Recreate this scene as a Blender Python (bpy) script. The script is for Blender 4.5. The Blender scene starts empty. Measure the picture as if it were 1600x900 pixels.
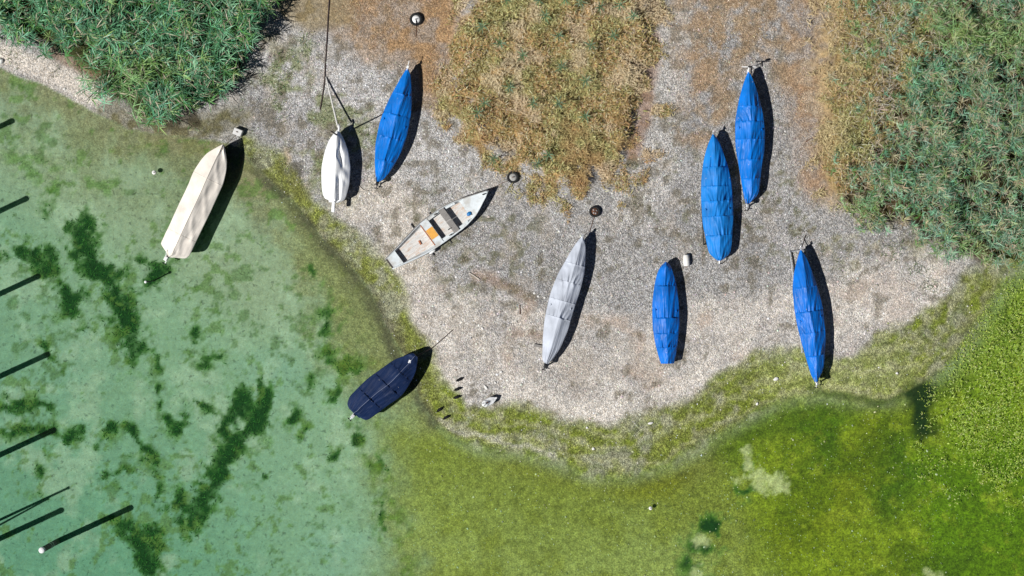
import bpy, bmesh, math, random
import numpy as np
from mathutils import Vector, Matrix

random.seed(7); rng = np.random.default_rng(7)
scene = bpy.context.scene
COL = scene.collection
R = math.radians

# ------------------------------------------------------------------ camera, sky, sun, exposure
CAM_H = 150.0; PPM = 30.0                     # drone height, photo pixels per metre at the waterline
cam_d = bpy.data.cameras.new('camera'); cam = bpy.data.objects.new('camera', cam_d)
COL.objects.link(cam); scene.camera = cam
cam.location = (0, 0, CAM_H); cam.rotation_euler = (0, 0, 0)
cam_d.sensor_width = 36.0; cam_d.lens = 36.0*CAM_H/(1600/PPM); cam_d.clip_end = 2000.0; cam_d.clip_start = 1.0
SUN_EL = R(50.0); sdx, sdy = 0.908, 0.418     # ground direction in which shadows fall
world = bpy.data.worlds.new('World'); scene.world = world; world.use_nodes = True
nt = world.node_tree; nt.nodes.clear()
sky = nt.nodes.new('ShaderNodeTexSky'); sky.sky_type = 'NISHITA'; sky.sun_disc = False
sky.sun_elevation = SUN_EL; sky.sun_rotation = math.atan2(-sdx, -sdy)
sky.altitude = 400; sky.air_density = 0.34; sky.dust_density = 0.12; sky.ozone_density = 1.0
bg = nt.nodes.new('ShaderNodeBackground'); bg.inputs['Strength'].default_value = 0.05
out = nt.nodes.new('ShaderNodeOutputWorld')
nt.links.new(sky.outputs[0], bg.inputs[0]); nt.links.new(bg.outputs[0], out.inputs[0])
sun_d = bpy.data.lights.new('sun', 'SUN'); sun_d.energy = 5.0; sun_d.angle = R(0.5); sun_d.color = (1.0, 0.985, 0.96)
sun = bpy.data.objects.new('sun', sun_d); COL.objects.link(sun)
sdir = Vector((sdx*math.cos(SUN_EL), sdy*math.cos(SUN_EL), -math.sin(SUN_EL)))
sun.rotation_euler = sdir.to_track_quat('-Z', 'Y').to_euler(); sun.location = (-40, -20, 60)
vs = scene.view_settings; vs.view_transform = 'Standard'; vs.look = 'None'; vs.exposure = 0.06; vs.gamma = 1.0
vs.use_curve_mapping = False
scene.cycles.max_bounces = 5; scene.cycles.diffuse_bounces = 2; scene.cycles.glossy_bounces = 2; scene.cycles.transparent_max_bounces = 10

# ------------------------------------------------------------------ helpers
def W(px, py, z=0.0):
    k = (CAM_H - z)/CAM_H
    return Vector(((px-800)/PPM*k, (450-py)/PPM*k, z))
def lin(c):
    a = np.asarray(c, dtype=float)/255.0
    return np.where(a <= .04045, a/12.92, ((a+.055)/1.055)**2.4)
LIT = 1.28
def alb(*c): return lin(c)/LIT                 # sun-lit photograph colour -> base colour
def smooth(a, b, x):
    t = np.clip((x-a)/(b-a), 0, 1); return t*t*(3-2*t)

_tab = rng.random((64, 256, 256)).astype(np.float32)
def vnoise(x, y, seed=0):
    T = _tab[seed % 64]
    xi = np.floor(x).astype(int); yi = np.floor(y).astype(int); fx = x-xi; fy = y-yi
    fx = fx*fx*(3-2*fx); fy = fy*fy*(3-2*fy)
    a = T[xi % 256, yi % 256]; b = T[(xi+1) % 256, yi % 256]; c = T[xi % 256, (yi+1) % 256]; d = T[(xi+1) % 256, (yi+1) % 256]
    return (a*(1-fx)+b*fx)*(1-fy)+(c*(1-fx)+d*fx)*fy
def fbm(x, y, scale, seed=0, oct=4):           # scale = size of the largest feature in metres, result about -1..1
    v = 0; amp = 1; s = 0
    for o in range(oct):
        v = v + amp*(vnoise(x/scale*2**o+17.3*o+400, y/scale*2**o+5.1*o+400, seed+o)*2-1); s += amp; amp *= .55
    return v/s*1.5

def seg_dist(X, Y, pts):
    d = np.full(X.shape, 1e9)
    for (ax, ay), (bx, by) in zip(pts[:-1], pts[1:]):
        vx, vy = bx-ax, by-ay; L = vx*vx+vy*vy+1e-9
        t = np.clip(((X-ax)*vx+(Y-ay)*vy)/L, 0, 1)
        d = np.minimum(d, np.hypot(X-ax-t*vx, Y-ay-t*vy))
    return d
def inside(X, Y, pts):
    r = np.zeros(X.shape, bool); n = len(pts)
    for i in range(n):
        x1, y1 = pts[i]; x2, y2 = pts[(i+1) % n]
        if y1 == y2: continue
        c = ((y1 > Y) != (y2 > Y)) & (X < (x2-x1)*(Y-y1)/(y2-y1)+x1)
        r ^= c
    return r
def sdf(X, Y, pts):                            # positive inside, in the polygon's own units
    d = seg_dist(X, Y, list(pts)+[pts[0]])
    return np.where(inside(X, Y, pts), d, -d)

def tag(o, label=None, cat=None, group=None, kind=None):
    if label: o['label'] = label
    if cat: o['category'] = cat
    if group: o['group'] = group
    if kind: o['kind'] = kind
    return o
def mesh_obj(name, verts, faces, mat, parent=None, smooth_=False):
    m = bpy.data.meshes.new(name); m.from_pydata([tuple(v) for v in verts], [], faces); m.update()
    if mat: m.materials.append(mat)
    if smooth_: m.polygons.foreach_set('use_smooth', [True]*len(m.polygons))
    o = bpy.data.objects.new(name, m); COL.objects.link(o)
    if parent: o.parent = parent
    return o
def bm_obj(name, bm, mat, parent=None, smooth_=False):
    bmesh.ops.recalc_face_normals(bm, faces=bm.faces)
    m = bpy.data.meshes.new(name); bm.to_mesh(m); bm.free()
    if mat: m.materials.append(mat)
    if smooth_: m.polygons.foreach_set('use_smooth', [True]*len(m.polygons))
    o = bpy.data.objects.new(name, m); COL.objects.link(o)
    if parent: o.parent = parent
    return o
def empty(name, loc, rz=0.0):
    o = bpy.data.objects.new(name, None); COL.objects.link(o); o.location = loc; o.rotation_euler = (0, 0, rz)
    o.empty_display_size = .3; return o
def big_mesh(name, V, Fq, Ft, colr, mat, smooth_=False):
    """V (n,3), Fq (m,4), Ft (k,3), colr (n,3): one mesh from arrays with a colour attribute."""
    m = bpy.data.meshes.new(name)
    nq, ntr = len(Fq), len(Ft)
    m.vertices.add(len(V)); m.vertices.foreach_set('co', np.asarray(V, np.float32).ravel())
    m.loops.add(nq*4+ntr*3)
    idx = np.concatenate([np.asarray(Fq, np.int32).ravel(), np.asarray(Ft, np.int32).ravel()]).astype(np.int32)
    m.loops.foreach_set('vertex_index', idx)
    m.polygons.add(nq+ntr)
    st = np.concatenate([np.arange(nq)*4, nq*4+np.arange(ntr)*3]).astype(np.int32)
    m.polygons.foreach_set('loop_start', st)
    try: m.polygons.foreach_set('loop_total', np.concatenate([np.full(nq, 4), np.full(ntr, 3)]).astype(np.int32))
    except Exception: pass
    if smooth_: m.polygons.foreach_set('use_smooth', np.ones(nq+ntr, bool))
    m.update(calc_edges=True); m.validate()
    if colr is not None:
        a = m.attributes.new('Col', 'FLOAT_COLOR', 'POINT')
        c = np.ones((len(V), 4), np.float32); c[:, :3] = colr; a.data.foreach_set('color', c.ravel())
    m.materials.append(mat)
    o = bpy.data.objects.new(name, m); COL.objects.link(o); return o

def tube_bm(bm, pts, r, n=8, r2=None):
    pts = [Vector(p) for p in pts]; rings = []
    for i, p in enumerate(pts):
        d = (pts[min(i+1, len(pts)-1)]-pts[max(i-1, 0)]).normalized()
        a = d.orthogonal().normalized() if abs(d.z) > .9 else d.cross(Vector((0, 0, 1))).normalized()
        b = d.cross(a)
        rr = r if r2 is None else r+(r2-r)*i/max(1, len(pts)-1)
        rings.append([bm.verts.new(p+a*rr*math.cos(2*math.pi*k/n)+b*rr*math.sin(2*math.pi*k/n)) for k in range(n)])
    for A, B in zip(rings[:-1], rings[1:]):
        for k in range(n): bm.faces.new((A[k], A[(k+1) % n], B[(k+1) % n], B[k]))
    bm.faces.new(rings[0][::-1]); bm.faces.new(rings[-1]); return bm
def box_bm(bm, c, s, rz=0.0, bevel=0.0):
    M = Matrix.Translation(c) @ Matrix.Rotation(rz, 4, 'Z') @ Matrix.Diagonal((s[0], s[1], s[2], 1))
    r = bmesh.ops.create_cube(bm, size=1.0, matrix=M)
    if bevel:
        es = list({e for v in r['verts'] for e in v.link_edges})
        bmesh.ops.bevel(bm, geom=es, offset=bevel, segments=2, affect='EDGES', profile=.6)
    return bm
def lathe_bm(bm, prof, n=24, c=(0, 0, 0)):
    rings = []
    for r, z in prof:
        rings.append([bm.verts.new((c[0]+r*math.cos(2*math.pi*k/n), c[1]+r*math.sin(2*math.pi*k/n), c[2]+z)) for k in range(n)])
    for A, B in zip(rings[:-1], rings[1:]):
        for k in range(n): bm.faces.new((A[k], A[(k+1) % n], B[(k+1) % n], B[k]))
    return bm, rings

# ------------------------------------------------------------------ materials
def new_mat(name):
    m = bpy.data.materials.new(name); m.use_nodes = True
    n = m.node_tree; n.nodes.clear()
    o = n.nodes.new('ShaderNodeOutputMaterial'); return m, n, o
def N(n, t, **kw):
    x = n.nodes.new(t)
    for k, v in kw.items():
        if k in x.inputs: x.inputs[k].default_value = v
        else: setattr(x, k, v)
    return x
def mixrgb(n, a, b, f, mode='MIX'):
    x = n.nodes.new('ShaderNodeMix'); x.data_type = 'RGBA'; x.blend_type = mode
    for i, v in ((0, f), (6, a), (7, b)):
        if hasattr(v, 'links'): n.links.new(v, x.inputs[i])
        else: x.inputs[i].default_value = v if i == 0 else (tuple(v)+(1,) if len(v) == 3 else tuple(v))
    return x.outputs[2]
def math_(n, op, a, b=None, clamp=False):
    x = n.nodes.new('ShaderNodeMath'); x.operation = op; x.use_clamp = clamp
    for i, v in ((0, a), (1, b)):
        if v is None: continue
        if hasattr(v, 'links'): n.links.new(v, x.inputs[i])
        else: x.inputs[i].default_value = v
    return x.outputs[0]
def mapr(n, v, a, b, c, d):
    x = n.nodes.new('ShaderNodeMapRange'); n.links.new(v, x.inputs[0])
    for i, k in enumerate((a, b, c, d)): x.inputs[i+1].default_value = k
    return x.outputs[0]
def surf_mat(name, col, rough=.7, var=.25, scale=6.0, bump=.3, bscale=30.0, spec=.3, metal=0.0, stretch=(1, 1, 1), stain=None):
    m, n, o = new_mat(name)
    tc = N(n, 'ShaderNodeTexCoord'); mp = N(n, 'ShaderNodeMapping'); mp.inputs['Scale'].default_value = stretch
    n.links.new(tc.outputs['Object'], mp.inputs[0])
    ns = N(n, 'ShaderNodeTexNoise', Scale=scale, Detail=6.0, Roughness=.65); n.links.new(mp.outputs[0], ns.inputs[0])
    f = mapr(n, ns.outputs[0], .3, .7, 1-var, 1+var)
    c = mixrgb(n, tuple(col), (1, 1, 1), 0.0)
    vm = n.nodes.new('ShaderNodeVectorMath'); vm.operation = 'SCALE'; vm.inputs[0].default_value = tuple(col); n.links.new(f, vm.inputs['Scale'])
    cc = vm.outputs[0]
    if stain is not None:
        n2 = N(n, 'ShaderNodeTexNoise', Scale=scale*.6, Detail=5.0); n.links.new(mp.outputs[0], n2.inputs[0])
        cc = mixrgb(n, cc, stain, mapr(n, n2.outputs[0], .5, .68, 0, .8))
    b = N(n, 'ShaderNodeBsdfPrincipled', Roughness=rough, Metallic=metal)
    b.inputs['Specular IOR Level'].default_value = spec
    n.links.new(cc, b.inputs['Base Color'])
    if bump:
        n3 = N(n, 'ShaderNodeTexNoise', Scale=bscale, Detail=5.0); n.links.new(mp.outputs[0], n3.inputs[0])
        bp = N(n, 'ShaderNodeBump', Strength=bump, Distance=.02); n.links.new(n3.outputs[0], bp.inputs['Height'])
        n.links.new(bp.outputs[0], b.inputs['Normal'])
    n.links.new(b.outputs[0], o.inputs[0]); return m
def cover_mat(name, col, rough=.45, spec=.5, wr=.6):
    m, n, o = new_mat(name)
    tc = N(n, 'ShaderNodeTexCoord')
    mp = N(n, 'ShaderNodeMapping'); mp.inputs['Scale'].default_value = (.8, 10, 2); n.links.new(tc.outputs['Object'], mp.inputs[0])
    ns = N(n, 'ShaderNodeTexNoise', Scale=1.0, Detail=4.0, Distortion=.4); n.links.new(mp.outputs[0], ns.inputs[0])
    n2 = N(n, 'ShaderNodeTexNoise', Scale=1.1, Detail=5.0); n.links.new(tc.outputs['Object'], n2.inputs[0])
    f = mapr(n, n2.outputs[0], .3, .7, .8, 1.2)
    vm = n.nodes.new('ShaderNodeVectorMath'); vm.operation = 'SCALE'; vm.inputs[0].default_value = tuple(col); n.links.new(f, vm.inputs['Scale'])
    # faint bleaching and dust on the cloth
    n4 = N(n, 'ShaderNodeTexNoise', Scale=5.0, Detail=6.0); n.links.new(tc.outputs['Object'], n4.inputs[0])
    c = mixrgb(n, vm.outputs[0], tuple(np.asarray(col)*.75+.06), mapr(n, n4.outputs[0], .55, .75, 0, .22))
    n5 = N(n, 'ShaderNodeTexNoise', Scale=7.5, Detail=2.0); n.links.new(tc.outputs['Object'], n5.inputs[0])
    c = mixrgb(n, c, (.55, .54, .50), mapr(n, n5.outputs[0], .735, .77, 0, .55))
    b = N(n, 'ShaderNodeBsdfPrincipled', Roughness=rough); b.inputs['Specular IOR Level'].default_value = spec
    n.links.new(c, b.inputs['Base Color'])
    bp = N(n, 'ShaderNodeBump', Strength=wr, Distance=.05); n.links.new(ns.outputs[0], bp.inputs['Height'])
    n.links.new(bp.outputs[0], b.inputs['Normal']); n.links.new(b.outputs[0], o.inputs[0]); return m
def leaf_mat(name, trans=.25, rough=.5, spec=.3):
    m, n, o = new_mat(name)
    at = N(n, 'ShaderNodeAttribute', attribute_name='Col')
    b = N(n, 'ShaderNodeBsdfPrincipled', Roughness=rough); b.inputs['Specular IOR Level'].default_value = spec
    t = N(n, 'ShaderNodeBsdfTranslucent'); mx = N(n, 'ShaderNodeMixShader', Fac=trans)
    n.links.new(at.outputs[0], b.inputs['Base Color']); n.links.new(at.outputs[0], t.inputs[0])
    n.links.new(b.outputs[0], mx.inputs[1]); n.links.new(t.outputs[0], mx.inputs[2]); n.links.new(mx.outputs[0], o.inputs[0]); return m

M = {}
M['blue'] = cover_mat('blue_tarpaulin', (.002, .15, .55), .42, .25, 1.0)
M['blue_deep'] = cover_mat('deep_blue_tarpaulin', (.002, .135, .53), .42, .25, 1.0)
M['blue_faded'] = cover_mat('faded_blue_tarpaulin', (.008, .185, .56), .5, .22, 1.0)
M['grey_cover'] = cover_mat('grey_tarpaulin', (.47, .50, .56), .6, .25)
M['beige'] = cover_mat('beige_canvas', (.78, .715, .63), .8, .15, .25)
M['navy'] = cover_mat('navy_canvas', (.006, .018, .064), .6, .2, .6)
M['white_cover'] = cover_mat('white_canvas', (.84, .84, .83), .7, .2, .3)
M['seam'] = surf_mat('seam_thread', (.003, .11, .42), .7, .1)
M['seam_grey'] = surf_mat('seam_thread_grey', (.32, .34, .39), .7, .1)
M['seam_beige'] = surf_mat('seam_thread_beige', (.62, .56, .48), .7, .1)
M['seam_navy_dark'] = surf_mat('seam_thread_navy', (.010, .015, .05), .7, .1)
M['seam_navy'] = surf_mat('piping_light', (.16, .19, .28), .7, .1)
M['hull_white'] = surf_mat('hull_gelcoat_white', (.62, .63, .62), .4, .12, spec=.5, stain=(.3, .28, .22))
M['hull_dark'] = surf_mat('hull_dark_wood', (.06, .05, .045), .5, .2)
M['hull_blue'] = surf_mat('hull_blue_paint', (.03, .10, .25), .4, .15)
M['steel'] = surf_mat('galvanised_steel', (.45, .46, .47), .45, .15, metal=.7, spec=.5)
M['rust'] = surf_mat('rusty_steel', (.13, .06, .035), .85, .4, 9)
M['black'] = surf_mat('black_plastic', (.012, .012, .014), .5, .1)
M['black_steel'] = surf_mat('black_painted_steel', (.02, .02, .022), .5, .2)
M['rubber'] = surf_mat('tyre_rubber', (.018, .018, .018), .85, .3, 12, .5, 60)
M['white_paint'] = surf_mat('white_paint', (.78, .78, .76), .5, .08)
M['grey_paint'] = surf_mat('grey_white_paint', (.62, .66, .67), .55, .12, 4, stain=(.44, .42, .38))
M['concrete'] = surf_mat('concrete', (.38, .37, .35), .9, .25, 8, .6, 40)
M['pale_concrete'] = surf_mat('pale_concrete', (.60, .59, .57), .9, .15, 8, .5, 40)
M['wood'] = surf_mat('weathered_wood', (.24, .225, .21), .85, .35, 5, .5, 20, stretch=(1, 9, 4))
M['floor_wood'] = surf_mat('worn_floorboards', (.60, .58, .55), .8, .2, 4, .4, 20, stretch=(1.2, 4, 4), stain=(.52, .36, .26))
M['orange'] = surf_mat('orange_plywood', (.72, .36, .07), .6, .12, 4)
M['redwood'] = surf_mat('reddish_wood', (.36, .13, .06), .7, .2)
M['rope_dark'] = surf_mat('dark_tarred_rope', (.07, .05, .045), .9, .3, 20)
M['rope_white'] = surf_mat('pale_rope', (.62, .60, .56), .85, .15, 20)
M['plastic_blue'] = surf_mat('blue_plastic', (.02, .17, .42), .4, .1)
M['stone_white'] = surf_mat('pale_limestone', (.72, .70, .66), .85, .15, 10, .5, 25)
M['stone_grey'] = surf_mat('grey_stone', (.34, .33, .32), .9, .3, 10, .6, 25)
M['buoy'] = surf_mat('white_buoy_plastic', (.76, .74, .69), .5, .1, 5, stain=(.55, .48, .38))
M['pole'] = surf_mat('pole_timber', (.10, .085, .07), .85, .35, 3, .5, 25, stretch=(4, 4, 1))
M['driftwood'] = surf_mat('bleached_driftwood', (.46, .41, .35), .9, .2, 6)
M['swan'] = surf_mat('white_feathers', (.80, .80, .79), .8, .06, 10, .4, 40)
M['bill_orange'] = surf_mat('orange_bill', (.65, .20, .04), .5, .1)
M['coot'] = surf_mat('black_feathers', (.013, .013, .015), .7, .3, 12, .4, 40, spec=.2)
M['bill_white'] = surf_mat('white_bill', (.78, .74, .68), .5, .1)
M['leg'] = surf_mat('bird_leg', (.12, .13, .08), .6, .2)
M['leaf'] = leaf_mat('reed_leaves', .25, .45, .3)
M['dry'] = leaf_mat('dry_grass_blades', .15, .8, .1)
M['pebble'] = leaf_mat('pebbles', .0, .85, .2)

# ------------------------------------------------------------------ the ground: shore, lake bed
SHORE = [(-900, -160), (-300, -20), (0, 104), (60, 130), (130, 165), (200, 203), (270, 214), (335, 218), (378, 236), (418, 278), (455, 312), (487, 350),
         (518, 385), (548, 415), (578, 452), (600, 500), (622, 542), (645, 585), (662, 625), (685, 658), (712, 677), (765, 690),
         (830, 702), (880, 716), (930, 736), (985, 736), (1045, 712), (1085, 690), (1130, 662), (1190, 628), (1240, 610), (1290, 608),
         (1340, 618), (1390, 625), (1432, 600), (1470, 570), (1508, 530), (1538, 480), (1560, 435), (1600, 395), (1900, 200), (2500, -100)]
LAND = SHORE + [(20000, -1000), (20000, -20000), (-20000, -20000), (-20000, -1000)]
def axis(lo, hi, step, far):
    a = list(np.arange(lo, hi+1e-6, step)); d = step; x = hi
    while x < far: d *= 1.35; x += d; a.append(x)
    d = step; x = lo
    while x > -far: d *= 1.35; x -= d; a.insert(0, x)
    return np.array(a)
gx = axis(-30, 30, .1, 320); gy = axis(-18, 18, .1, 320)
X, Y = np.meshgrid(gx, gy, indexing='ij')
PX, PY = X*PPM+800, 450-Y*PPM
def shore_dist(px, py):
    d = seg_dist(px, py, SHORE)/PPM
    return np.where(inside(px, py, LAND), d, -d)
wob = fbm(X, Y, 2.2, 3, 4)
SD = shore_dist(PX, PY) + .16*wob
deep = np.where(True, .38+.85*smooth(3, -9, X)*smooth(-4, -10, X+0*Y)+.0, 0)
deep = .42+.72*smooth(2.0, -12.0, X-.15*(Y+6))
dd = np.maximum(-SD, 0); dl = np.maximum(SD, 0)
Z = np.where(SD > 0, .34*(1-np.exp(-dl*.32))+.012, -deep*(1-np.exp(-dd/ (1.2+3.6*deep)))-.004)
Z = Z + np.where(SD > 0, .03*fbm(X, Y, 1.3, 9, 3)*smooth(0, .8, dl), .03*fbm(X, Y, 2.0, 11, 3)*smooth(.3, 1.5, dd))
Z = np.where((SD > 0) & (Z < .012), .012, Z)

def hummock(poly, amp, seed, sc=.75):
    m_ = smooth(0, 26, sdf(PX+15*fbm(X, Y, 1.6, 20, 4)+14*fbm(X, Y, 5, 30, 3), PY+15*fbm(X, Y, 1.6, 24, 4)+14*fbm(X, Y, 5, 34, 3), poly))
    return m_*amp*(.35+.65*np.clip(.55+fbm(X, Y, sc, seed, 4), 0, 1.3))
MEADOW = [(722, -80), (1018, -80), (1018, 90), (1008, 170), (988, 230), (975, 272), (930, 300), (888, 312), (850, 300), (820, 265), (775, 252),
          (745, 225), (700, 178), (680, 150), (698, 110), (690, 60), (712, 20)]
RMEADOW = [(1285, -80), (1500, -80), (1490, 60), (1430, 150), (1390, 230), (1350, 320), (1310, 320), (1290, 240)]
Z = Z + hummock(MEADOW, .52, 6, .6)+hummock(RMEADOW, .55, 16, .9)
SIG = np.array([.34, .085, .135])              # water absorption per metre
def trans(depth): return np.exp(-depth[..., None]*2.3*SIG)
C = np.zeros(X.shape+(3,)); SP = np.zeros(X.shape+(3,))     # colour; speckle: stones, algae, hue
TRN = trans(np.maximum(-Z, 0))
wx = PX+15*fbm(X, Y, 1.6, 20, 4)+14*fbm(X, Y, 5, 30, 3); wy = PY+15*fbm(X, Y, 1.6, 24, 4)+14*fbm(X, Y, 5, 34, 3)
sx = PX+7*fbm(X, Y, .9, 40, 4); sy = PY+7*fbm(X, Y, .9, 44, 4)
def paint(mask, srgb, stones=None, algae=None, under=False):
    c = alb(*srgb)
    if under: c = np.clip(c/TRN, 0, .8)
    m = mask[..., None]; C[:] = C*(1-m)+c*m
    if stones is not None: SP[..., 0] = SP[..., 0]*(1-mask)+stones*mask
    if algae is not None: SP[..., 1] = SP[..., 1]*(1-mask)+algae*mask
def pm(poly, soft=10, amp=1.0): return smooth(-soft, soft, sdf(PX+(wx-PX)*amp, PY+(wy-PY)*amp, poly))
def st(pts, r, soft=6):
    pts = pts if len(pts) > 1 else pts*2
    return smooth(r+soft, r-soft*.6, seg_dist(sx, sy, pts))
n1 = fbm(X, Y, 1.1, 1, 5); n2 = fbm(X, Y, .45, 5, 4); n3 = fbm(X, Y, 4.5, 13, 4)
one = np.ones(X.shape)

# land: gravel
paint(one, (182, 180, 178), .95, 0)
paint(smooth(-.1, .7, n3)*.6, (164, 163, 163), .95)
paint(smooth(.1, .8, n1)*.35, (208, 206, 202))
PINK = [(600, 330), (680, 425), (820, 480), (1000, 500), (1120, 470), (1290, 440), (1340, 400), (1480, 390), (1480, 470), (1390, 520), (1290, 545), (1190, 545),
        (1080, 610), (1000, 650), (900, 655), (800, 620), (700, 560), (640, 480), (600, 400)]
paint(pm(PINK, 22)*(.45+.45*smooth(-.3, .5, n1)), (214, 207, 199), .75)
paint(pm(PINK, 12)*smooth(.25, .75, fbm(X, Y, 1.7, 50, 5))*.7, (200, 182, 166), .6)
paint(st([(1060, -40), (1050, 90), (1045, 180), (1030, 260), (990, 330)], 26, 24)*.6, (216, 212, 206))
paint(st([(560, 320), (600, 300), (640, 330), (620, 380)], 26, 22)*.75, (222, 213, 202), .7)
paint(st([(640, 430), (655, 500), (680, 560), (720, 600)], 18, 20)*.6, (214, 206, 196), .7)
paint(st([(800, 620), (880, 640), (950, 650), (1020, 630), (1100, 580)], 14, 14)*.6, (222, 215, 204), .8)
paint(st([(430, 60), (470, 120), (560, 140), (640, 230), (720, 260)], 40, 40)*.6, (218, 216, 214), .9)
# moss and small weeds on the gravel
MOSS = pm([(395, 60), (470, 60), (560, 120), (600, 200), (560, 330), (500, 330), (430, 250), (395, 150)], 24)
paint(MOSS*smooth(-.05, .5, n1+.4*n2)*.75, (118, 128, 70), .4, .8)
paint(pm([(560, 300), (700, 280), (860, 330), (840, 470), (700, 470), (620, 400)], 30)*smooth(.12, .5, n2+.3*n1)*.75, (112, 112, 84), .5, .5)
paint(pm([(960, 240), (1300, 240), (1460, 400), (1300, 420), (1000, 340)], 30)*smooth(.25, .6, n2+.3*n1)*.7, (112, 112, 80), .5, .5)
paint(pm([(1300, 330), (1500, 340), (1510, 430), (1420, 450), (1300, 420)], 20)*smooth(.1, .6, n1)*.6, (150, 146, 110), .5, .5)
paint(st([(740, 430), (790, 445), (830, 470), (800, 520), (860, 530)], 6, 8)*.6, (168, 140, 118), .6)
paint(pm([(400, 170), (470, 190), (480, 260), (440, 260)], 12)*smooth(0, .6, n1)*.7, (205, 180, 160), .6)
RIM = [(596, 330), (620, 400), (650, 470), (680, 545), (725, 600), (800, 622), (880, 640), (950, 650), (1015, 630), (1080, 590), (1150, 548), (1210, 532), (1300, 535), (1380, 505), (1440, 450), (1480, 410)]
paint(smooth(62, 8, seg_dist(wx, wy, RIM))*(.15+.55*smooth(-.4, .5, n1+.5*n2)), (232, 225, 216), .75)
paint(pm(PINK, 26)*smooth(.05, .6, fbm(X, Y, .8, 58, 4)+.5*fbm(X, Y, 3, 59, 3))*.6, (222, 216, 207), .75)
paint(smooth(.3, .75, fbm(X, Y, .9, 46, 4)+.5*fbm(X, Y, 4, 47, 3))*.5, (184, 175, 164), .7)
paint(smooth(.32, .7, fbm(X, Y, .5, 49, 4)+.5*fbm(X, Y, 3, 51, 3))*.65, (116, 108, 88), .7)
paint(pm([(1290, 400), (1480, 380), (1490, 450), (1400, 520), (1290, 545)], 20)*smooth(-.3, .5, fbm(X*.5+Y*.5, Y-X*.6, .9, 53, 4))*.6, (212, 198, 186), .6)
# brown dry thatch
TH = [(490, -80), (720, -80), (715, 60), (700, 140), (660, 150), (600, 95), (550, 80), (520, 40)]
paint(pm(TH, 22)*(.5+.5*smooth(-.5, .2, n1+.5*n2)), (178, 146, 110), .7, .6)
paint(pm([(420, -80), (520, -80), (530, 30), (470, 50), (430, 20)], 16)*.7, (150, 130, 84), .4, .5)
paint(pm([(560, 90), (660, 120), (690, 180), (640, 150), (570, 130)], 20)*smooth(-.1, .5, n1)*.8, (178, 150, 118), .6, .2)
paint(pm([(1010, -80), (1290, -80), (1300, 260), (1260, 270), (1240, 150), (1200, 90), (1110, 80), (1080, 200), (1050, 60)], 20)*smooth(-.8, .2, n1+.5*n2)*.85, (176, 152, 124), .7, .5)
paint(pm([(1100, -80), (1270, -80), (1270, 180), (1215, 140), (1195, 60), (1160, 90), (1120, 200), (1080, 220), (1075, 100)], 24)*smooth(-.7, .3, n1+.6*n2)*.8, (168, 146, 118), .8, .5)
paint(st([(1150, -60), (1100, 90), (1090, 200)], 30, 26)*smooth(-.2, .4, n1)*.7, (170, 145, 118), .7, .5)
paint(st([(1250, -60), (1258, 100), (1262, 240), (1285, 290)], 22, 26)*(.35+.6*smooth(-.5, .3, n1)), (172, 143, 114), .6, .5)
paint(st([(1262, -60), (1268, 80), (1275, 200), (1300, 300)], 20, 24)*smooth(-.1, .5, n2+.6*n1)*.5, (196, 186, 168), .8, .3)
paint(st([(1285, -60), (1290, 120), (1295, 250), (1310, 320)], 10, 16)*(.3+.6*smooth(-.4, .4, n2+.5*n1)), (198, 172, 128), .3, .5)
paint(st([(1020, 60), (1010, 170), (990, 240)], 9, 9)*.6, (160, 122, 96), .4, .4)
# earth under the meadows and reeds
REED_R = [(1500, -80), (1700, -80), (1700, 410), (1600, 405), (1560, 425), (1515, 400), (1470, 372), (1445, 345), (1390, 345), (1335, 330), (1320, 285), (1360, 215), (1400, 140), (1450, 60)]
REED_L = [(-120, -80), (412, -80), (405, 30), (388, 70), (384, 110), (362, 128), (345, 150), (300, 165), (262, 198), (218, 194), (186, 168), (160, 152), (148, 122), (118, 95), (80, 75), (40, 62), (0, 55), (-120, 20)]
md_ = smooth(-.4, .9, sdf(wx, wy, MEADOW)/30+1.5*fbm(X, Y, .7, 84, 4))
paint(md_, (172, 142, 96), .2, .9)
paint(md_*smooth(.2, .6, n1)*.6, (196, 166, 118), .2, .6)
paint(pm(RMEADOW, 14), (146, 124, 82), .2, .8)
paint(pm(REED_R, 12), (78, 68, 44), .2, .8); paint(pm(REED_L, 10), (58, 62, 34), .2, .8)
paint(st([(170, 172), (215, 198), (280, 204), (340, 196), (372, 180)], 17, 14)*(.6+.35*smooth(-.4, .3, n2)), (112, 108, 76), .5, .8)
paint(st([(-20, 80), (60, 105), (110, 130), (150, 150)], 15, 12)*.95, (226, 217, 206), .8, .1)
paint(smooth(-.3, .5, (14-seg_dist(PX, PY, [(262, 186), (300, 184)]))/14+.6*n2)*.8, (64, 58, 46), .5, .6)
paint(smooth(-.2, .5, (9-seg_dist(PX, PY, [(460, 262), (466, 272)]))/9+.6*n2)*.8, (74, 70, 56), .5, .6)
paint(st([(150, 120), (110, 100), (85, 85)], 7, 8)*.7, (150, 122, 98), .5, .3)
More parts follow.
